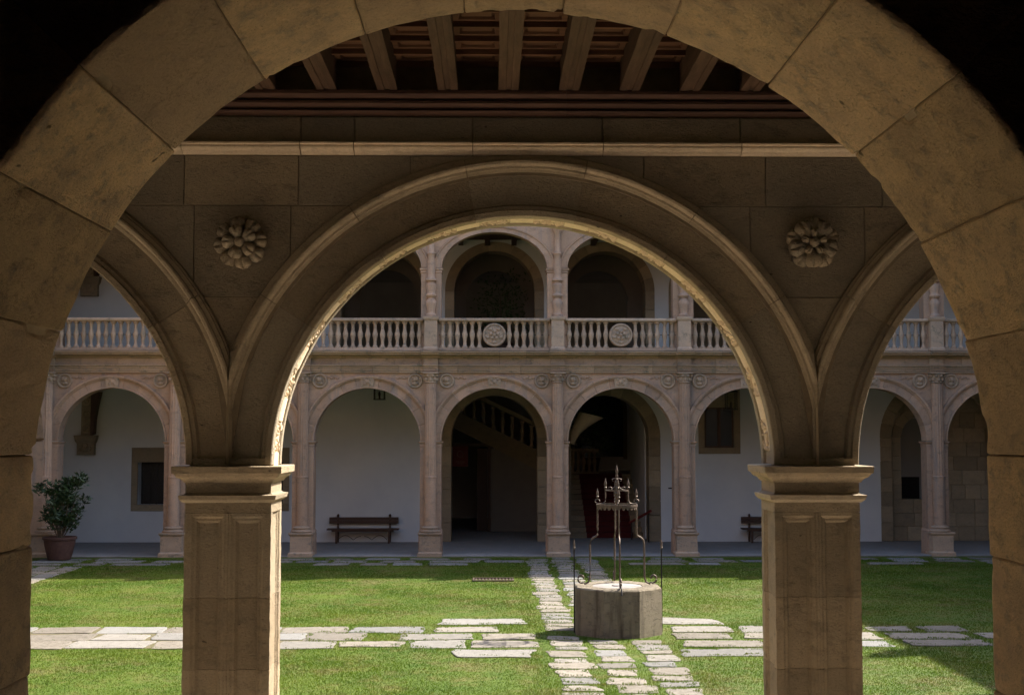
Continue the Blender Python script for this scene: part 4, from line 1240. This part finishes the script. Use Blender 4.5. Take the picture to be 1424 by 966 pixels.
# ------------------------------------------------------------------ the two side wings (they only shade the court)
def side_wing(label, xf, sg):
    """xf: court face; sg: outward direction"""
    t = thing('arcaded_wing', label, 'building', (xf, (YN1 + YF) / 2, 0))
    def B(mb, x0, x1, *a):
        mb.box(min(x0, x1), max(x0, x1), *a)
        return mb
    y0, n = YN1 + 0.0, 8
    L = (YF - YN1) / n
    for st, (zs, r, sz, zb, zt) in enumerate(((ZS, 1.5, 1.0, 0.013, 5.6), (8.14, 1.5, 0.69, 5.78, 9.62))):
        for k in range(n):
            mb = MB().spandrel(-L / 2, L / 2, zt, 0, zs, r, 0.0, 0.5, sz=sz, n=24)
            cy = y0 + L * (k + 0.5)
            mb.v = [(xf + sg * p[1], cy + p[0], p[2]) for p in mb.v]
            part('arch' if st == 0 else 'upper_arch', mb, 'far_stone', t)
        for k in range(n + 1):
            yy = y0 + L * k
            part('pier', B(MB(), xf, xf + sg * 0.5, max(yy - 0.29, YN1 + .01), min(yy + 0.29, YF - .01), zb, zs - 0.002), 'far_stone', t)
    part('parapet', B(MB(), xf - sg * 0.02, xf + sg * 0.2, YN1 + .01, YF - .4, 5.76, 6.70), 'far_weathered', t)
    part('cornice', B(MB(), xf - sg * 0.25, xf + sg * 0.6, YN1 + .5, YF - .4, 5.602, 5.758), 'far_weathered', t)
    part('top_cornice', B(MB(), xf - sg * 0.34, xf + sg * 0.6, YN1 + .5, YF - .4, 9.622, 10.32), 'far_weathered', t)
    part('gallery_wall', B(MB(), xf + sg * 4.6, xf + sg * 4.9, YN1 + .01, YF - .01, 0.02, 10.3), 'plaster', t)
    part('floor_slab', B(MB(), xf + sg * 0.52, xf + sg * 4.58, YN1 + .01, YF - .01, 5.3, 5.75), 'wood_dark', t)
    part('upper_ceiling', B(MB(), xf + sg * 0.62, xf + sg * 4.58, YN1 + .01, YF - .01, 9.65, 9.9), 'wood_dark', t)
    x1 = xf + sg * 5.5
    xm = xf + sg * 2.6
    xa = xf - sg * 0.3
    part('roof', MB().add([(xa, YN1 + .5, 10.325), (x1, YN1 + .5, 10.325), (x1, YF - .4, 10.325), (xa, YF - .4, 10.325), (xm, YN1 + .5, 11.2), (xm, YF - .4, 11.2)],
                          [(0, 1, 2, 3), (0, 3, 5, 4), (1, 4, 5, 2), (0, 4, 1), (3, 2, 5)]), 'roof_tile', t)
    for k in range(1, n):
        put('pinnacle', S['pinnacle'], t, (xf + sg * 0.02, y0 + L * k, 10.33))
for k in range(-3, 6):
    px = NP0 + BAY * k
    cl = put('column', S['shaft'], near, (px, YN1, 0.03), (0, 0, pi))
    for nm in ('pedestal', 'base', 'capital'):
        o = bpy.data.objects.new(nm, S[nm])
        col.objects.link(o)
        o.parent = cl
side_wing('two-storey arcaded wing whose eaves throw the shadow across the lawn beside the panelled pier', XR, 1)
side_wing('two-storey arcaded wing beside the potted shrub', XL, -1)

# ------------------------------------------------------------------ paths
STONES = []     # footprints (x0, x1, y0, y1) kept free of grass
def paver(parent, x0, x1, y0, y1, rnd, jit=0.03, h=0.016):
    """irregular flag with a softened upper edge"""
    cc = [(a + rnd.uniform(-jit, jit), b + rnd.uniform(-jit, jit)) for a, b in ((x0, y0), (x1, y0), (x1, y1), (x0, y1))]
    pts = []
    for i in range(4):
        p, q, r = cc[i - 1], cc[i], cc[(i + 1) % 4]
        d1 = rnd.uniform(0.03, 0.09) / (math.dist(p, q) + 1e-6)
        d2 = rnd.uniform(0.03, 0.09) / (math.dist(r, q) + 1e-6)
        pts.append((q[0] + (p[0] - q[0]) * d1, q[1] + (p[1] - q[1]) * d1))
        pts.append((q[0] + ((p[0] - q[0]) * d1 + (r[0] - q[0]) * d2) * 0.3, q[1] + ((p[1] - q[1]) * d1 + (r[1] - q[1]) * d2) * 0.3))
        pts.append((q[0] + (r[0] - q[0]) * d2, q[1] + (r[1] - q[1]) * d2))
        for f in (0.33, 0.67):
            pts.append((q[0] + (r[0] - q[0]) * f + rnd.uniform(-jit, jit) * 0.5, q[1] + (r[1] - q[1]) * f + rnd.uniform(-jit, jit) * 0.5))
    mx = sum(p[0] for p in pts) / len(pts)
    my = sum(p[1] for p in pts) / len(pts)
    def sc_(d):
        out = []
        for x, y in pts:
            L = math.hypot(x - mx, y - my)
            f = max(0.2, (L - d) / L)
            out.append((mx + (x - mx) * f, my + (y - my) * f))
        return out
    zt = h + rnd.uniform(-0.002, 0.005)
    tilt = (rnd.uniform(-0.01, 0.01), rnd.uniform(-0.01, 0.01))
    def Z(x, y, z):
        return z + (x - mx) * tilt[0] + (y - my) * tilt[1]
    mb = MB().loops([[(x, y, -0.05) for x, y in pts], [(x, y, Z(x, y, zt - 0.006)) for x, y in pts], [(x, y, Z(x, y, zt)) for x, y in sc_(0.018)]])
    STONES.append(pts)
    return part('paving_stone', mb, 'paving', parent)

def paths():
    rnd = random.Random(11)
    wx, wy = 2.15, 22.85
    bed = struct('path', MB().box(0.80, 2.90, YN1 + 0.5, 36.4, -0.02, 0.004), 'lawn')
    for (xa, xb) in ((0.93, 1.45), (1.62, 2.12), (2.28, 2.79)):
        y = 14.5 + rnd.uniform(0, 0.2)
        while y < 36.2:
            d = rnd.uniform(0.28, 0.58)
            if math.hypot((xa + xb) / 2 - wx, y + d / 2 - wy) > 0.98 and not (21.15 < y + d / 2 < 23.6 and False):
                paver(bed, xa + rnd.uniform(-.07, .06), xb + rnd.uniform(-.06, .07), y, y + d, rnd, 0.045)
            y += d + rnd.uniform(0.05, 0.14)
    cross = struct('cross_path', MB().box(XL + 0.3, XR - 0.3, 21.1, 23.6, -0.02, 0.0024), 'lawn')
    struct('sandy_path_bed', MB().box(XL + 0.3, -3.1, 21.22, 23.5, -0.02, 0.0064), 'sand')
    for i, (ya, yb) in enumerate(((21.2, 21.93), (22.0, 22.72), (22.80, 23.5))):
        for (xa, xe) in ((XL + 0.3, 0.72), (3.02, XR - 0.4)):
            x = xa + rnd.uniform(0, 0.3)
            while x < xe - 0.4:
                L = rnd.uniform(0.75, 1.35)
                gap = rnd.uniform(0.02, 0.07) if x < -3.0 else rnd.uniform(0.08, 0.24)
                if x > -3.0 and rnd.random() < 0.12:
                    x += 0.5
                    continue
                e = 0.0 if x < -3.0 else rnd.uniform(0, 0.08)
                paver(cross, x, min(x + L, xe), ya + e, yb - e, rnd, 0.06)
                x += L + gap
    # larger loose flags round the crossing
    for (x0, x1, y0, y1) in ((-0.65, 0.62, 20.35, 20.98), (3.05, 4.35, 20.4, 21.05), (3.0, 4.1, 23.75, 24.5), (-0.9, 0.6, 23.8, 24.4)):
        paver(cross, x0, x1, y0, y1, rnd, 0.12, 0.017)
    edge = struct('perimeter_path', MB().box(XL + 0.1, XR - 0.1, 34.3, 36.45, -0.02, 0.0048).box(XL + 0.1, XL + 2.0, 12, 34.3, -0.02, 0.0048), 'lawn')
    for (ya, yb) in ((34.5, 35.05), (35.2, 35.75), (35.9, 36.4)):
        x = XL + 0.2
        while x < XR - 1:
            L = rnd.uniform(0.7, 1.5)
            if not (0.7 < x + L / 2 < 3.0) and rnd.random() > (0.35 if ya < 35.1 else 0.15):
                paver(edge, x, x + L, ya, yb, rnd, 0.05)
            x += L + rnd.uniform(0.12, 0.4)
    for (xa, xb) in ((XL + 0.15, XL + 0.75), (XL + 0.85, XL + 1.45), (XL + 1.5, XL + 2.0)):
        y = 29.0
        while y < 34.0:
            d = rnd.uniform(0.5, 0.9)
            paver(edge, xa, xb, y, min(y + d, 34.25), rnd, 0.03)
            y += d + 0.06
paths()

# ------------------------------------------------------------------ the well
def well():
    wx, wy, R, H = 2.16, 22.86, 0.795, 0.80
    t = thing('well', 'grey granite octagonal well with a wrought iron pulley frame at the crossing of the paths', 'well', (wx, wy, 0))
    n = 8
    def part(name, mb, mat, parent, *a):      # the crown above the hoop is squat
        zc = H + 1.40
        mb.v = [(p[0], p[1], zc + (p[2] - zc) * 0.74 if p[2] > zc else p[2]) for p in mb.v]
        return build_part(name, mb, mat, parent, *a)
    def ring(r, z, jit=0.0):
        rnd = random.Random(int(r * 1000) + int(z * 100))
        out = []
        for k in range(n):
            a = pi / 8 + 2 * pi * k / n
            a2 = pi / 8 + 2 * pi * (k + 1) / n
            for s in range(6):
                f = s / 6
                x = r * (cos(a) * (1 - f) + cos(a2) * f)
                y = r * (sin(a) * (1 - f) + sin(a2) * f)
                out.append((wx + x + rnd.uniform(-jit, jit), wy + y + rnd.uniform(-jit, jit), z + rnd.uniform(-jit, jit)))
        return out
    part('wellhead', MB().loops([ring(R, 0.0), ring(R, 0.25, .003), ring(R - .002, 0.5, .003), ring(R - 0.004, H - 0.12, .003), ring(R - 0.006, H - 0.022, .005), ring(R - 0.03, H, .004), ring(0.46, H + 0.002, .002), ring(0.45, H - 0.02), ring(0.45, 0.3), ring(0.45, 0.1)]), 'well_stone', t, 25)
    part('lid', MB().lathe([(0.445, H - 0.05), (0.445, H - 0.012), (0.43, H - 0.006), (0.10, H - 0.004), (0.09, H + 0.012)], 32, (wx, wy, 0)), 'floor_stone', t, 30)
    # four legs: scroll foot, bowed up, then inward to the crown hoop
    dirs = [(1, 0), (-1, 0), (0, 1), (0, -1)]
    for dx, dy in dirs:
        def P(r, z):
            return (wx + dx * r, wy + dy * r, z)
        pts = []
        # scroll
        for i in range(15):
            a = pi * (-0.1) + 2 * pi * 1.05 * i / 14
            rr = 0.035 + 0.060 * (i / 14)
            pts.append(P(0.62 - rr * cos(a) * 0.9, H + 0.125 + rr * sin(a)))
        pts = pts[:13]
        pts += [P(0.565, H + 0.028), P(0.50, H + 0.06), P(0.472, H + 0.14)]
        pts += [P(0.47, H + 0.45), P(0.47, H + 0.70), P(0.455, H + 0.78), P(0.41, H + 0.825), P(0.365, H + 0.845), P(0.342, H + 0.87), P(0.338, H + 0.95), P(0.338, H + 1.37)]
        part('leg', MB().tube(pts, 0.0155, 8), 'iron', t, 60)
        # spur and finial over the hoop
        s = []
        for i in range(11):
            a = -pi * 0.5 + 2 * pi * 0.80 * i / 10
            rr = 0.052 * (1 - 0.35 * i / 10)
            s.append(P(0.335 + rr * cos(a), H + 1.47 + rr * sin(a)))
        part('scroll', MB().tube([P(0.22, H + 1.405), P(0.30, H + 1.412)] + s, 0.011, 6), 'iron', t, 60)
        part('finial', MB().lathe([(0.012, 0.0), (0.012, 0.05), (0.026, 0.075), (0.014, 0.10), (0.022, 0.125), (0.020, 0.17), (0.010, 0.22), (0.002, 0.27)], 10, P(0.338, H + 1.50)), 'iron', t, 50)
        # upper stage: bracket up to the small hoop
        br = [P(0.29, H + 1.405), P(0.23, H + 1.42), P(0.205, H + 1.46), P(0.198, H + 1.55), P(0.198, H + 1.70)]
        part('bracket', MB().tube(br, 0.0125, 6), 'iron', t, 60)
        part('finial', MB().lathe([(0.012, 0.0), (0.012, 0.06), (0.026, 0.085), (0.014, 0.11), (0.024, 0.14), (0.022, 0.19), (0.010, 0.25), (0.002, 0.31)], 10, P(0.198, H + 1.70)), 'iron', t, 50)
        top = [P(0.19, H + 1.72)]
        for i in range(9):
            a = pi * 1.5 - 2 * pi * 0.75 * i / 8
            rr = 0.04 * (1 - 0.3 * i / 8)
            top.append(P(0.12 + rr * cos(a), H + 1.765 + rr * sin(a)))
        part('scroll', MB().tube(top, 0.009, 6), 'iron', t, 60)
        part('scroll', MB().tube([P(0.015, H + 1.88), P(0.04, H + 1.80), P(0.09, H + 1.735), P(0.19, H + 1.72)], 0.010, 6), 'iron', t, 60)
        part('scroll', MB().tube([P(0.0, H + 1.99), P(0.05, H + 1.995), P(0.082, H + 1.975), P(0.078, H + 1.94), P(0.055, H + 1.935)], 0.009, 6), 'iron', t, 60)
    def hoop(r, z0, z1, th=0.010):
        mb = MB()
        m = 40
        rings = []
        for i in range(m):
            a = 2 * pi * i / m
            rings.append([(wx + rr * cos(a), wy + rr * sin(a), z) for rr, z in ((r, z0), (r + th, z0), (r + th, z1), (r, z1))])
        rings.append(rings[0])
        return mb.loops(rings, closed_ends=False)
    part('hoop', hoop(0.345, H + 1.36, H + 1.40, 0.014), 'iron', t, 40)
    part('hoop', hoop(0.19, H + 1.705, H + 1.73, 0.012), 'iron', t, 40)
    # scalloped fringe under the hoop
    fr = MB()
    m = 26
    for i in range(m):
        a0, a1 = 2 * pi * i / m, 2 * pi * (i + 1) / m
        pts = []
        for q in range(7):
            f = q / 6
            a = a0 + (a1 - a0) * f
            pts.append((a, -0.055 * sin(pi * f) - 0.002))
        for q in range(6):
            (aa, za), (ab, zb) = pts[q], pts[q + 1]
            r0, r1 = 0.348, 0.353
            v = []
            for r in (r0, r1):
                v += [(wx + r * cos(aa), wy + r * sin(aa), H + 1.359), (wx + r * cos(ab), wy + r * sin(ab), H + 1.359), (wx + r * cos(ab), wy + r * sin(ab), H + 1.359 + zb), (wx + r * cos(aa), wy + r * sin(aa), H + 1.359 + za)]
            fr.add(v, [(0, 1, 2, 3), (7, 6, 5, 4), (3, 2, 6, 7), (0, 4, 5, 1)])
    part('fringe', fr, 'iron', t)
    for dx, dy in ((1, 0), (0, 1)):
        part('spoke', MB().tube([(wx - dx * 0.34, wy - dy * 0.34, H + 1.38), (wx + dx * 0.34, wy + dy * 0.34, H + 1.38)], 0.011, 6), 'iron', t)
    part('spire', MB().lathe([(0.016, H + 1.30), (0.016, H + 1.62), (0.030, H + 1.65), (0.018, H + 1.69), (0.018, H + 1.86), (0.034, H + 1.90), (0.020, H + 1.94), (0.020, H + 1.985), (0.045, H + 1.99), (0.045, H + 2.005), (0.018, H + 2.01), (0.024, H + 2.06), (0.014, H + 2.11), (0.026, H + 2.15), (0.018, H + 2.22), (0.002, H + 2.32)], 10, (wx, wy, 0)), 'iron', t, 50)
    # two upright iron stays clamped to the sides
    for sg, top in ((-1, H + 0.64), (1, H + 0.64)):
        x = wx + sg * (R * cos(pi / 8) + 0.018)
        part('stay', MB().tube([(x, wy - 0.12, 0.02), (x, wy - 0.12, H + 0.1), (x, wy - 0.12, top)], 0.012, 6), 'iron_black', t, 60)
        part('finial', MB().lathe([(0.012, 0.0), (0.028, 0.02), (0.014, 0.045), (0.020, 0.075), (0.012, 0.12), (0.002, 0.17)], 8, (x, wy - 0.12, top)), 'iron', t, 50)
    part('chain_hook', MB().tube([(wx, wy - 0.47, H + 0.02), (wx, wy - 0.60, H + 0.03), (wx, wy - 0.70, H + 0.06), (wx, wy - 0.76, H + 0.02), (wx, wy - 0.80, H - 0.08)], 0.014, 6), 'iron_black', t, 60)
well()

# ------------------------------------------------------------------ benches
def bench(label, cx):
    y = YW - 0.34
    t = thing('bench', label, 'bench', (cx, y, 0.013), 'dark benches along the far gallery wall')
    L = 1.09
    for k, (za, zb) in enumerate(((0.60, 0.69), (0.695, 0.80))):
        part('back_board', MB().box(cx - L, cx + L, y + 0.18 + k * 0.015, y + 0.215 + k * 0.015, za, zb), 'wood_dark', t)
    for k in range(3):
        part('seat_board', MB().box(cx - L - 0.03, cx + L + 0.03, y - 0.26 + k * 0.145, y - 0.125 + k * 0.145, 0.425, 0.462), 'wood_dark', t)
    part('seat_rail', MB().box(cx - L + .12, cx + L - .12, y - 0.22, y - 0.18, 0.37, 0.424), 'wood_dark', t)
    for sg in (-1, 1):
        x = cx + sg * 0.82
        part('leg', MB().box(x - 0.03, x + 0.03, y - 0.24, y - 0.18, 0.013, 0.424), 'wood_dark', t)
        part('post', MB().box(x - 0.03, x + 0.03, y + 0.232, y + 0.29, 0.013, 0.82).lathe([(0.03, 0.82), (0.045, 0.85), (0.03, 0.885), (0.005, 0.90)], 10, (x, y + 0.26, 0)), 'wood_dark', t, 40)
        pts = []
        for i in range(13):
            f = i / 12
            pts.append((x - sg * (0.05 + 0.72 * f), y - 0.20, 0.12 + 0.16 * abs(sin(pi * f * 1.5)) * (1 - 0.3 * f)))
        part('iron_brace', MB().tube(pts, 0.010, 6), 'iron_black', t)
bench('dark wooden bench against the white wall beside the plain stone doorway with the red board', -4.06)
bench('dark wooden bench under the wood-framed window', 8.98)

# ------------------------------------------------------------------ lanterns
def lantern(label, x, y, z0, z1, w):
    t = thing('lantern', label, 'lantern', (x, y, z0), 'lanterns hung in the far gallery')
    h = z1 - z0
    f = MB()
    for sx in (-1, 1):
        for sy in (-1, 1):
            f.box(x + sx * w - .014, x + sx * w + .014, y + sy * w - .014, y + sy * w + .014, z0 + 0.03, z1 - 0.03)
    f.square([(0.02, z0), (0.02, z0 + 0.03)], x - w, x + w, y - w, y + w)
    f.square([(0.03, z1 - 0.03), (0.03, z1), (-w * .6, z1 + 0.10)], x - w, x + w, y - w, y + w)
    part('frame', f, 'iron_black', t)
    for k in range(2):
        part('pane', MB().box(x - w + .016, x + w - .016, y + (-w, w)[k] - .002, y + (-w, w)[k] + .002, z0 + .031, z1 - .031), 'pane_glass', t)
    part('chain', MB().tube([(x, y, z1 + 0.09), (x, y, 5.3)], 0.010, 6), 'iron_black', t)
    part('lamp_holder', MB().lathe([(0.03, z0 + 0.03), (0.03, z0 + 0.12), (0.045, z0 + 0.17), (0.03, z0 + 0.22), (0.005, z0 + 0.26)], 10, (x, y, 0)), 'iron', t, 40)
pg, pgt, pgp = new_mat('pane_glass')
pgp.inputs['Base Color'].default_value = (0.8, 0.82, 0.8, 1)
pgp.inputs['Roughness'].default_value = 0.05
pgp.inputs['Transmission Weight'].default_value = 1.0
pgp.inputs['IOR'].default_value = 1.05
M['pane_glass'] = pg
lantern('black iron lantern hanging above the bench beside the plain doorway', -3.40, 39.5, 4.44, 4.80, 0.15)
lantern('black iron lantern hanging in front of the wood-framed window', 7.20, 39.5, 4.14, 4.70, 0.15)

# ------------------------------------------------------------------ plants
def leaf_cloud(mb, centre, rad, count, rnd, L=0.13, W=0.045, squash=1.0):
    for _ in range(count):
        while True:
            p = Vector((rnd.uniform(-1, 1), rnd.uniform(-1, 1), rnd.uniform(-1, 1)))
            if p.length <= 1:
                break
        p = Vector((centre[0] + p.x * rad[0], centre[1] + p.y * rad[1], centre[2] + p.z * rad[2]))
        d = Vector((rnd.uniform(-1, 1), rnd.uniform(-1, 1), rnd.uniform(-0.3, 1.0))).normalized()
        s = d.cross(Vector((rnd.uniform(-1, 1), rnd.uniform(-1, 1), rnd.uniform(-1, 1)))).normalized()
        up = d.cross(s) * 0.12
        l = L * rnd.uniform(0.7, 1.2)
        w = W * rnd.uniform(0.7, 1.2)
        a = p
        b = p + d * l
        m1 = p + d * (l * 0.45) + s * (w / 2) + up * l * .5
        m2 = p + d * (l * 0.45) - s * (w / 2) + up * l * .5
        c = p + d * (l * 0.5)
        mb.add([a, m1, b, m2, c], [(0, 1, 4), (1, 2, 4), (2, 3, 4), (3, 0, 4)])

def potted_shrub():
    x, y = -11.75, 36.05
    t = thing('potted_shrub', 'leafy dark green shrub in a broad terracotta pot beside a column', 'potted plant', (x, y, 0.012))
    part('pot', MB().lathe([(0.30, 0.03), (0.315, 0.08), (0.40, 0.42), (0.42, 0.56), (0.45, 0.57), (0.455, 0.63), (0.43, 0.64), (0.39, 0.60), (0.38, 0.55)], 28, (x, y, 0)), 'terracotta', t, 40)
    part('soil', MB().lathe([(0.375, 0.52), (0.375, 0.555), (0.01, 0.575)], 24, (x, y, 0)), 'soil', t, 40)
    rnd = random.Random(5)
    fol = MB()
    tips = [(-0.45, -.1, 1.95), (-0.25, .1, 1.75), (-0.15, -.2, 1.45), (0.05, 0, 2.0), (0.28, .1, 2.05), (0.50, 0, 2.15), (0.30, -.2, 1.70), (0.62, .1, 1.62), (0.55, -.1, 1.33), (0.20, 0.2, 1.35), (-0.35, 0.1, 1.2), (0.0, -.25, 1.15), (0.30, -.1, 1.05), (-0.1, .2, 1.65), (0.12, -.1, 1.72)]
    for i, (dx, dy, z) in enumerate(tips):
        b = Vector((x + dx, y + dy, z))
        a = Vector((x + dx * 0.08, y + dy * 0.08, 0.55))
        m = a.lerp(b, 0.5) + Vector((dx * 0.15, dy * .15, 0.1))
        part('stem', MB().tube([a, m, b], [0.016, 0.011, 0.005], 6), 'bark', t, 60)
        thin = dx > 0.5
        leaf_cloud(fol, b, (0.13, 0.13, 0.13) if thin else (0.21, 0.21, 0.20), 30 if thin else 105, rnd, 0.16, 0.062)
        leaf_cloud(fol, m, (0.17, 0.17, 0.2), 28, rnd, 0.14, 0.05)
    part('foliage', fol, 'leaf', t)
potted_shrub()

def stair_plant(name, label, x, y, z, s, n=900):
    t = thing(name, label, 'potted plant', (x, y, z), None)
    part('pot', MB().lathe([(0.18 * s, 0.0), (0.24 * s, 0.36 * s), (0.27 * s, 0.38 * s), (0.25 * s, 0.42 * s), (0.2 * s, 0.38 * s)], 20, (x, y, z)), 'terracotta', t, 40)
    part('stem', MB().tube([(x, y, z + 0.3 * s), (x + .05, y, z + 0.8 * s), (x, y, z + 1.4 * s)], [0.03, 0.025, 0.01], 6), 'bark', t, 60)
    rnd = random.Random(int(x * 100))
    fol = MB()
    for i in range(9):
        a = 2.4 * i
        leaf_cloud(fol, (x + 0.32 * s * cos(a), y + 0.3 * s * sin(a), z + (0.75 + 0.11 * i) * s), (0.32 * s, 0.32 * s, 0.26 * s), n // 9, rnd, 0.16, 0.06)
    part('foliage', fol, 'leaf_dark', t)
stair_plant('potted_plant', 'dark bushy plant standing on the stair landing above the red runner', 3.72, 49.4, 1.982, 1.35)
stair_plant('potted_plant', 'tall dark plant in the upper gallery behind the carved balustrade', 0.25, 43.9, 5.77, 1.7, 500)

# ------------------------------------------------------------------ small things
def drain():
    x, y = 0.02, 31.0
    t = thing('drain_grate', 'pale slotted drain grate set in the lawn', 'drain', (x, y, 0.0))
    part('frame', MB().box(x - 0.48, x + 0.48, y - 0.30, y - 0.25, -0.02, 0.035).box(x - 0.48, x + 0.48, y + 0.25, y + 0.30, -0.02, 0.035).box(x - 0.48, x - 0.44, y - 0.25, y + 0.25, -0.02, 0.035).box(x + 0.44, x + 0.48, y - 0.25, y + 0.25, -0.02, 0.02), 'iron', t)
    for i in range(11):
        xx = x - 0.40 + i * 0.08
        part('bar', MB().box(xx - 0.022, xx + 0.022, y - 0.25, y + 0.25, 0.0, 0.018), 'iron', t)
    STONES.append([(x - .5, y - .32), (x + .5, y - .32), (x + .5, y + .32), (x - .5, y + .32)])
drain()

def stair_handrail():
    t = thing('handrail', 'short red sloping handrail at the foot of the carpeted stair', 'handrail', (4.6, 42.6, 0.013))
    part('rail', MB().tube([(4.45, 42.75, 0.55), (5.0, 41.6, 1.0)], 0.045, 8), 'red_rail', t, 60)
    for f in (0.1, 0.9):
        x, y, z = 4.45 + 0.55 * f, 42.75 - 1.15 * f, 0.55 + 0.45 * f
        part('post', MB().tube([(x, y, 0.013), (x, y, z - 0.03)], 0.022, 8), 'iron_black', t, 60)
stair_handrail()

def plaque():
    t = thing('wall_plaque', 'small dark plaque on the white wall beside the carpeted stair doorway', 'plaque', (5.70, YW, 1.7))
    part('plate', MB().box(5.60, 5.80, YW - 0.02, YW - 0.001, 1.68, 1.72), 'iron_black', t)
plaque()

# ------------------------------------------------------------------ grass blades over the lawn in view
def grass():
    rng = np.random.default_rng(4)
    n = 760000
    # denser towards the camera
    Y = 13.8 + (36.3 - 13.8) * rng.random(n) ** 1.25
    half = Y * 0.42 + 1.2
    X = 0.3 + (rng.random(n) * 2 - 1) * half
    keep = (X > XL + 0.05) & (X < XR - 0.05) & (np.hypot(X - 2.16, Y - 22.86) > 0.80)
    lift = np.full(n, -0.003)
    for pts in STONES:
        p = np.array(pts)
        inside = np.ones(len(X), bool)
        c = p.mean(0)
        # convex enough: keep a little grass creeping over the edge
        sub = (np.abs(X - c[0]) < 1.2) & (np.abs(Y - c[1]) < 1.2) & keep
        idx = np.nonzero(sub)[0]
        if len(idx) == 0:
            continue
        ok = np.ones(len(idx), bool)
        on = np.ones(len(idx), bool)
        m = len(p)
        for i in range(m):
            a, b = p[i], p[(i + 1) % m]
            e = b - a
            L = np.hypot(*e) + 1e-9
            cr = (e[0] * (Y[idx] - a[1]) - e[1] * (X[idx] - a[0])) / L
            on &= cr > 0.0
            ok &= cr > (0.030 + 0.055 * np.sin(X[idx] * 9.0 + Y[idx] * 13.0))
        keep[idx[ok]] = False
        lift[idx[on]] = 0.012
    X, Y, lift = X[keep], Y[keep], lift[keep]
    n = len(X)
    bare = (X < -3.1) & (Y > 21.22) & (Y < 23.5) & (rng.random(n) < 0.86)
    X, Y, lift = X[~bare], Y[~bare], lift[~bare]
    n = len(X)
    patch = 0.5 + 0.5 * np.sin(X * 1.3 + 1.7 * np.sin(Y * 0.9)) * np.sin(Y * 1.1 + 1.3 * np.sin(X * 0.7))
    # sparse worn spots
    k2 = rng.random(n) < (0.55 + 0.45 * patch)
    X, Y, patch, lift = X[k2], Y[k2], patch[k2], lift[k2]
    n = len(X)
    near_path = ((np.abs(X - 1.85) < 1.3) | (np.abs(Y - 22.35) < 1.5) & (X > -3.2) | (Y > 34)).astype(float)
    h = (0.012 + 0.016 * rng.random(n)) * (0.75 + 0.5 * patch) * (1 + 0.55 * near_path * rng.random(n))
    w = 0.0035 + 0.0025 * rng.random(n) + 0.00013 * Y
    a = rng.random(n) * 2 * np.pi
    dx, dy = np.cos(a), np.sin(a)
    ln = h * (0.25 + 0.8 * rng.random(n))
    b = rng.random(n) * 2 * np.pi
    v = np.empty((n, 3, 3), np.float32)
    v[:, 0] = np.stack([X - dx * w, Y - dy * w, lift], 1)
    v[:, 1] = np.stack([X + dx * w, Y + dy * w, lift], 1)
    v[:, 2] = np.stack([X + np.cos(b) * ln, Y + np.sin(b) * ln, h + np.maximum(lift, 0)], 1)
    me = bpy.data.meshes.new('grass')
    me.vertices.add(n * 3)
    me.vertices.foreach_set('co', v.reshape(-1))
    me.loops.add(n * 3)
    me.loops.foreach_set('vertex_index', np.arange(n * 3, dtype=np.int32))
    me.polygons.add(n)
    me.polygons.foreach_set('loop_start', np.arange(0, n * 3, 3, dtype=np.int32))
    me.update(calc_edges=True)
    me.materials.append(M['blade'])
    o = put('grass', me, kind='stuff')
    o['label'] = 'short sunlit green grass covering the court between the stone paths'
    o['category'] = 'grass'
grass()
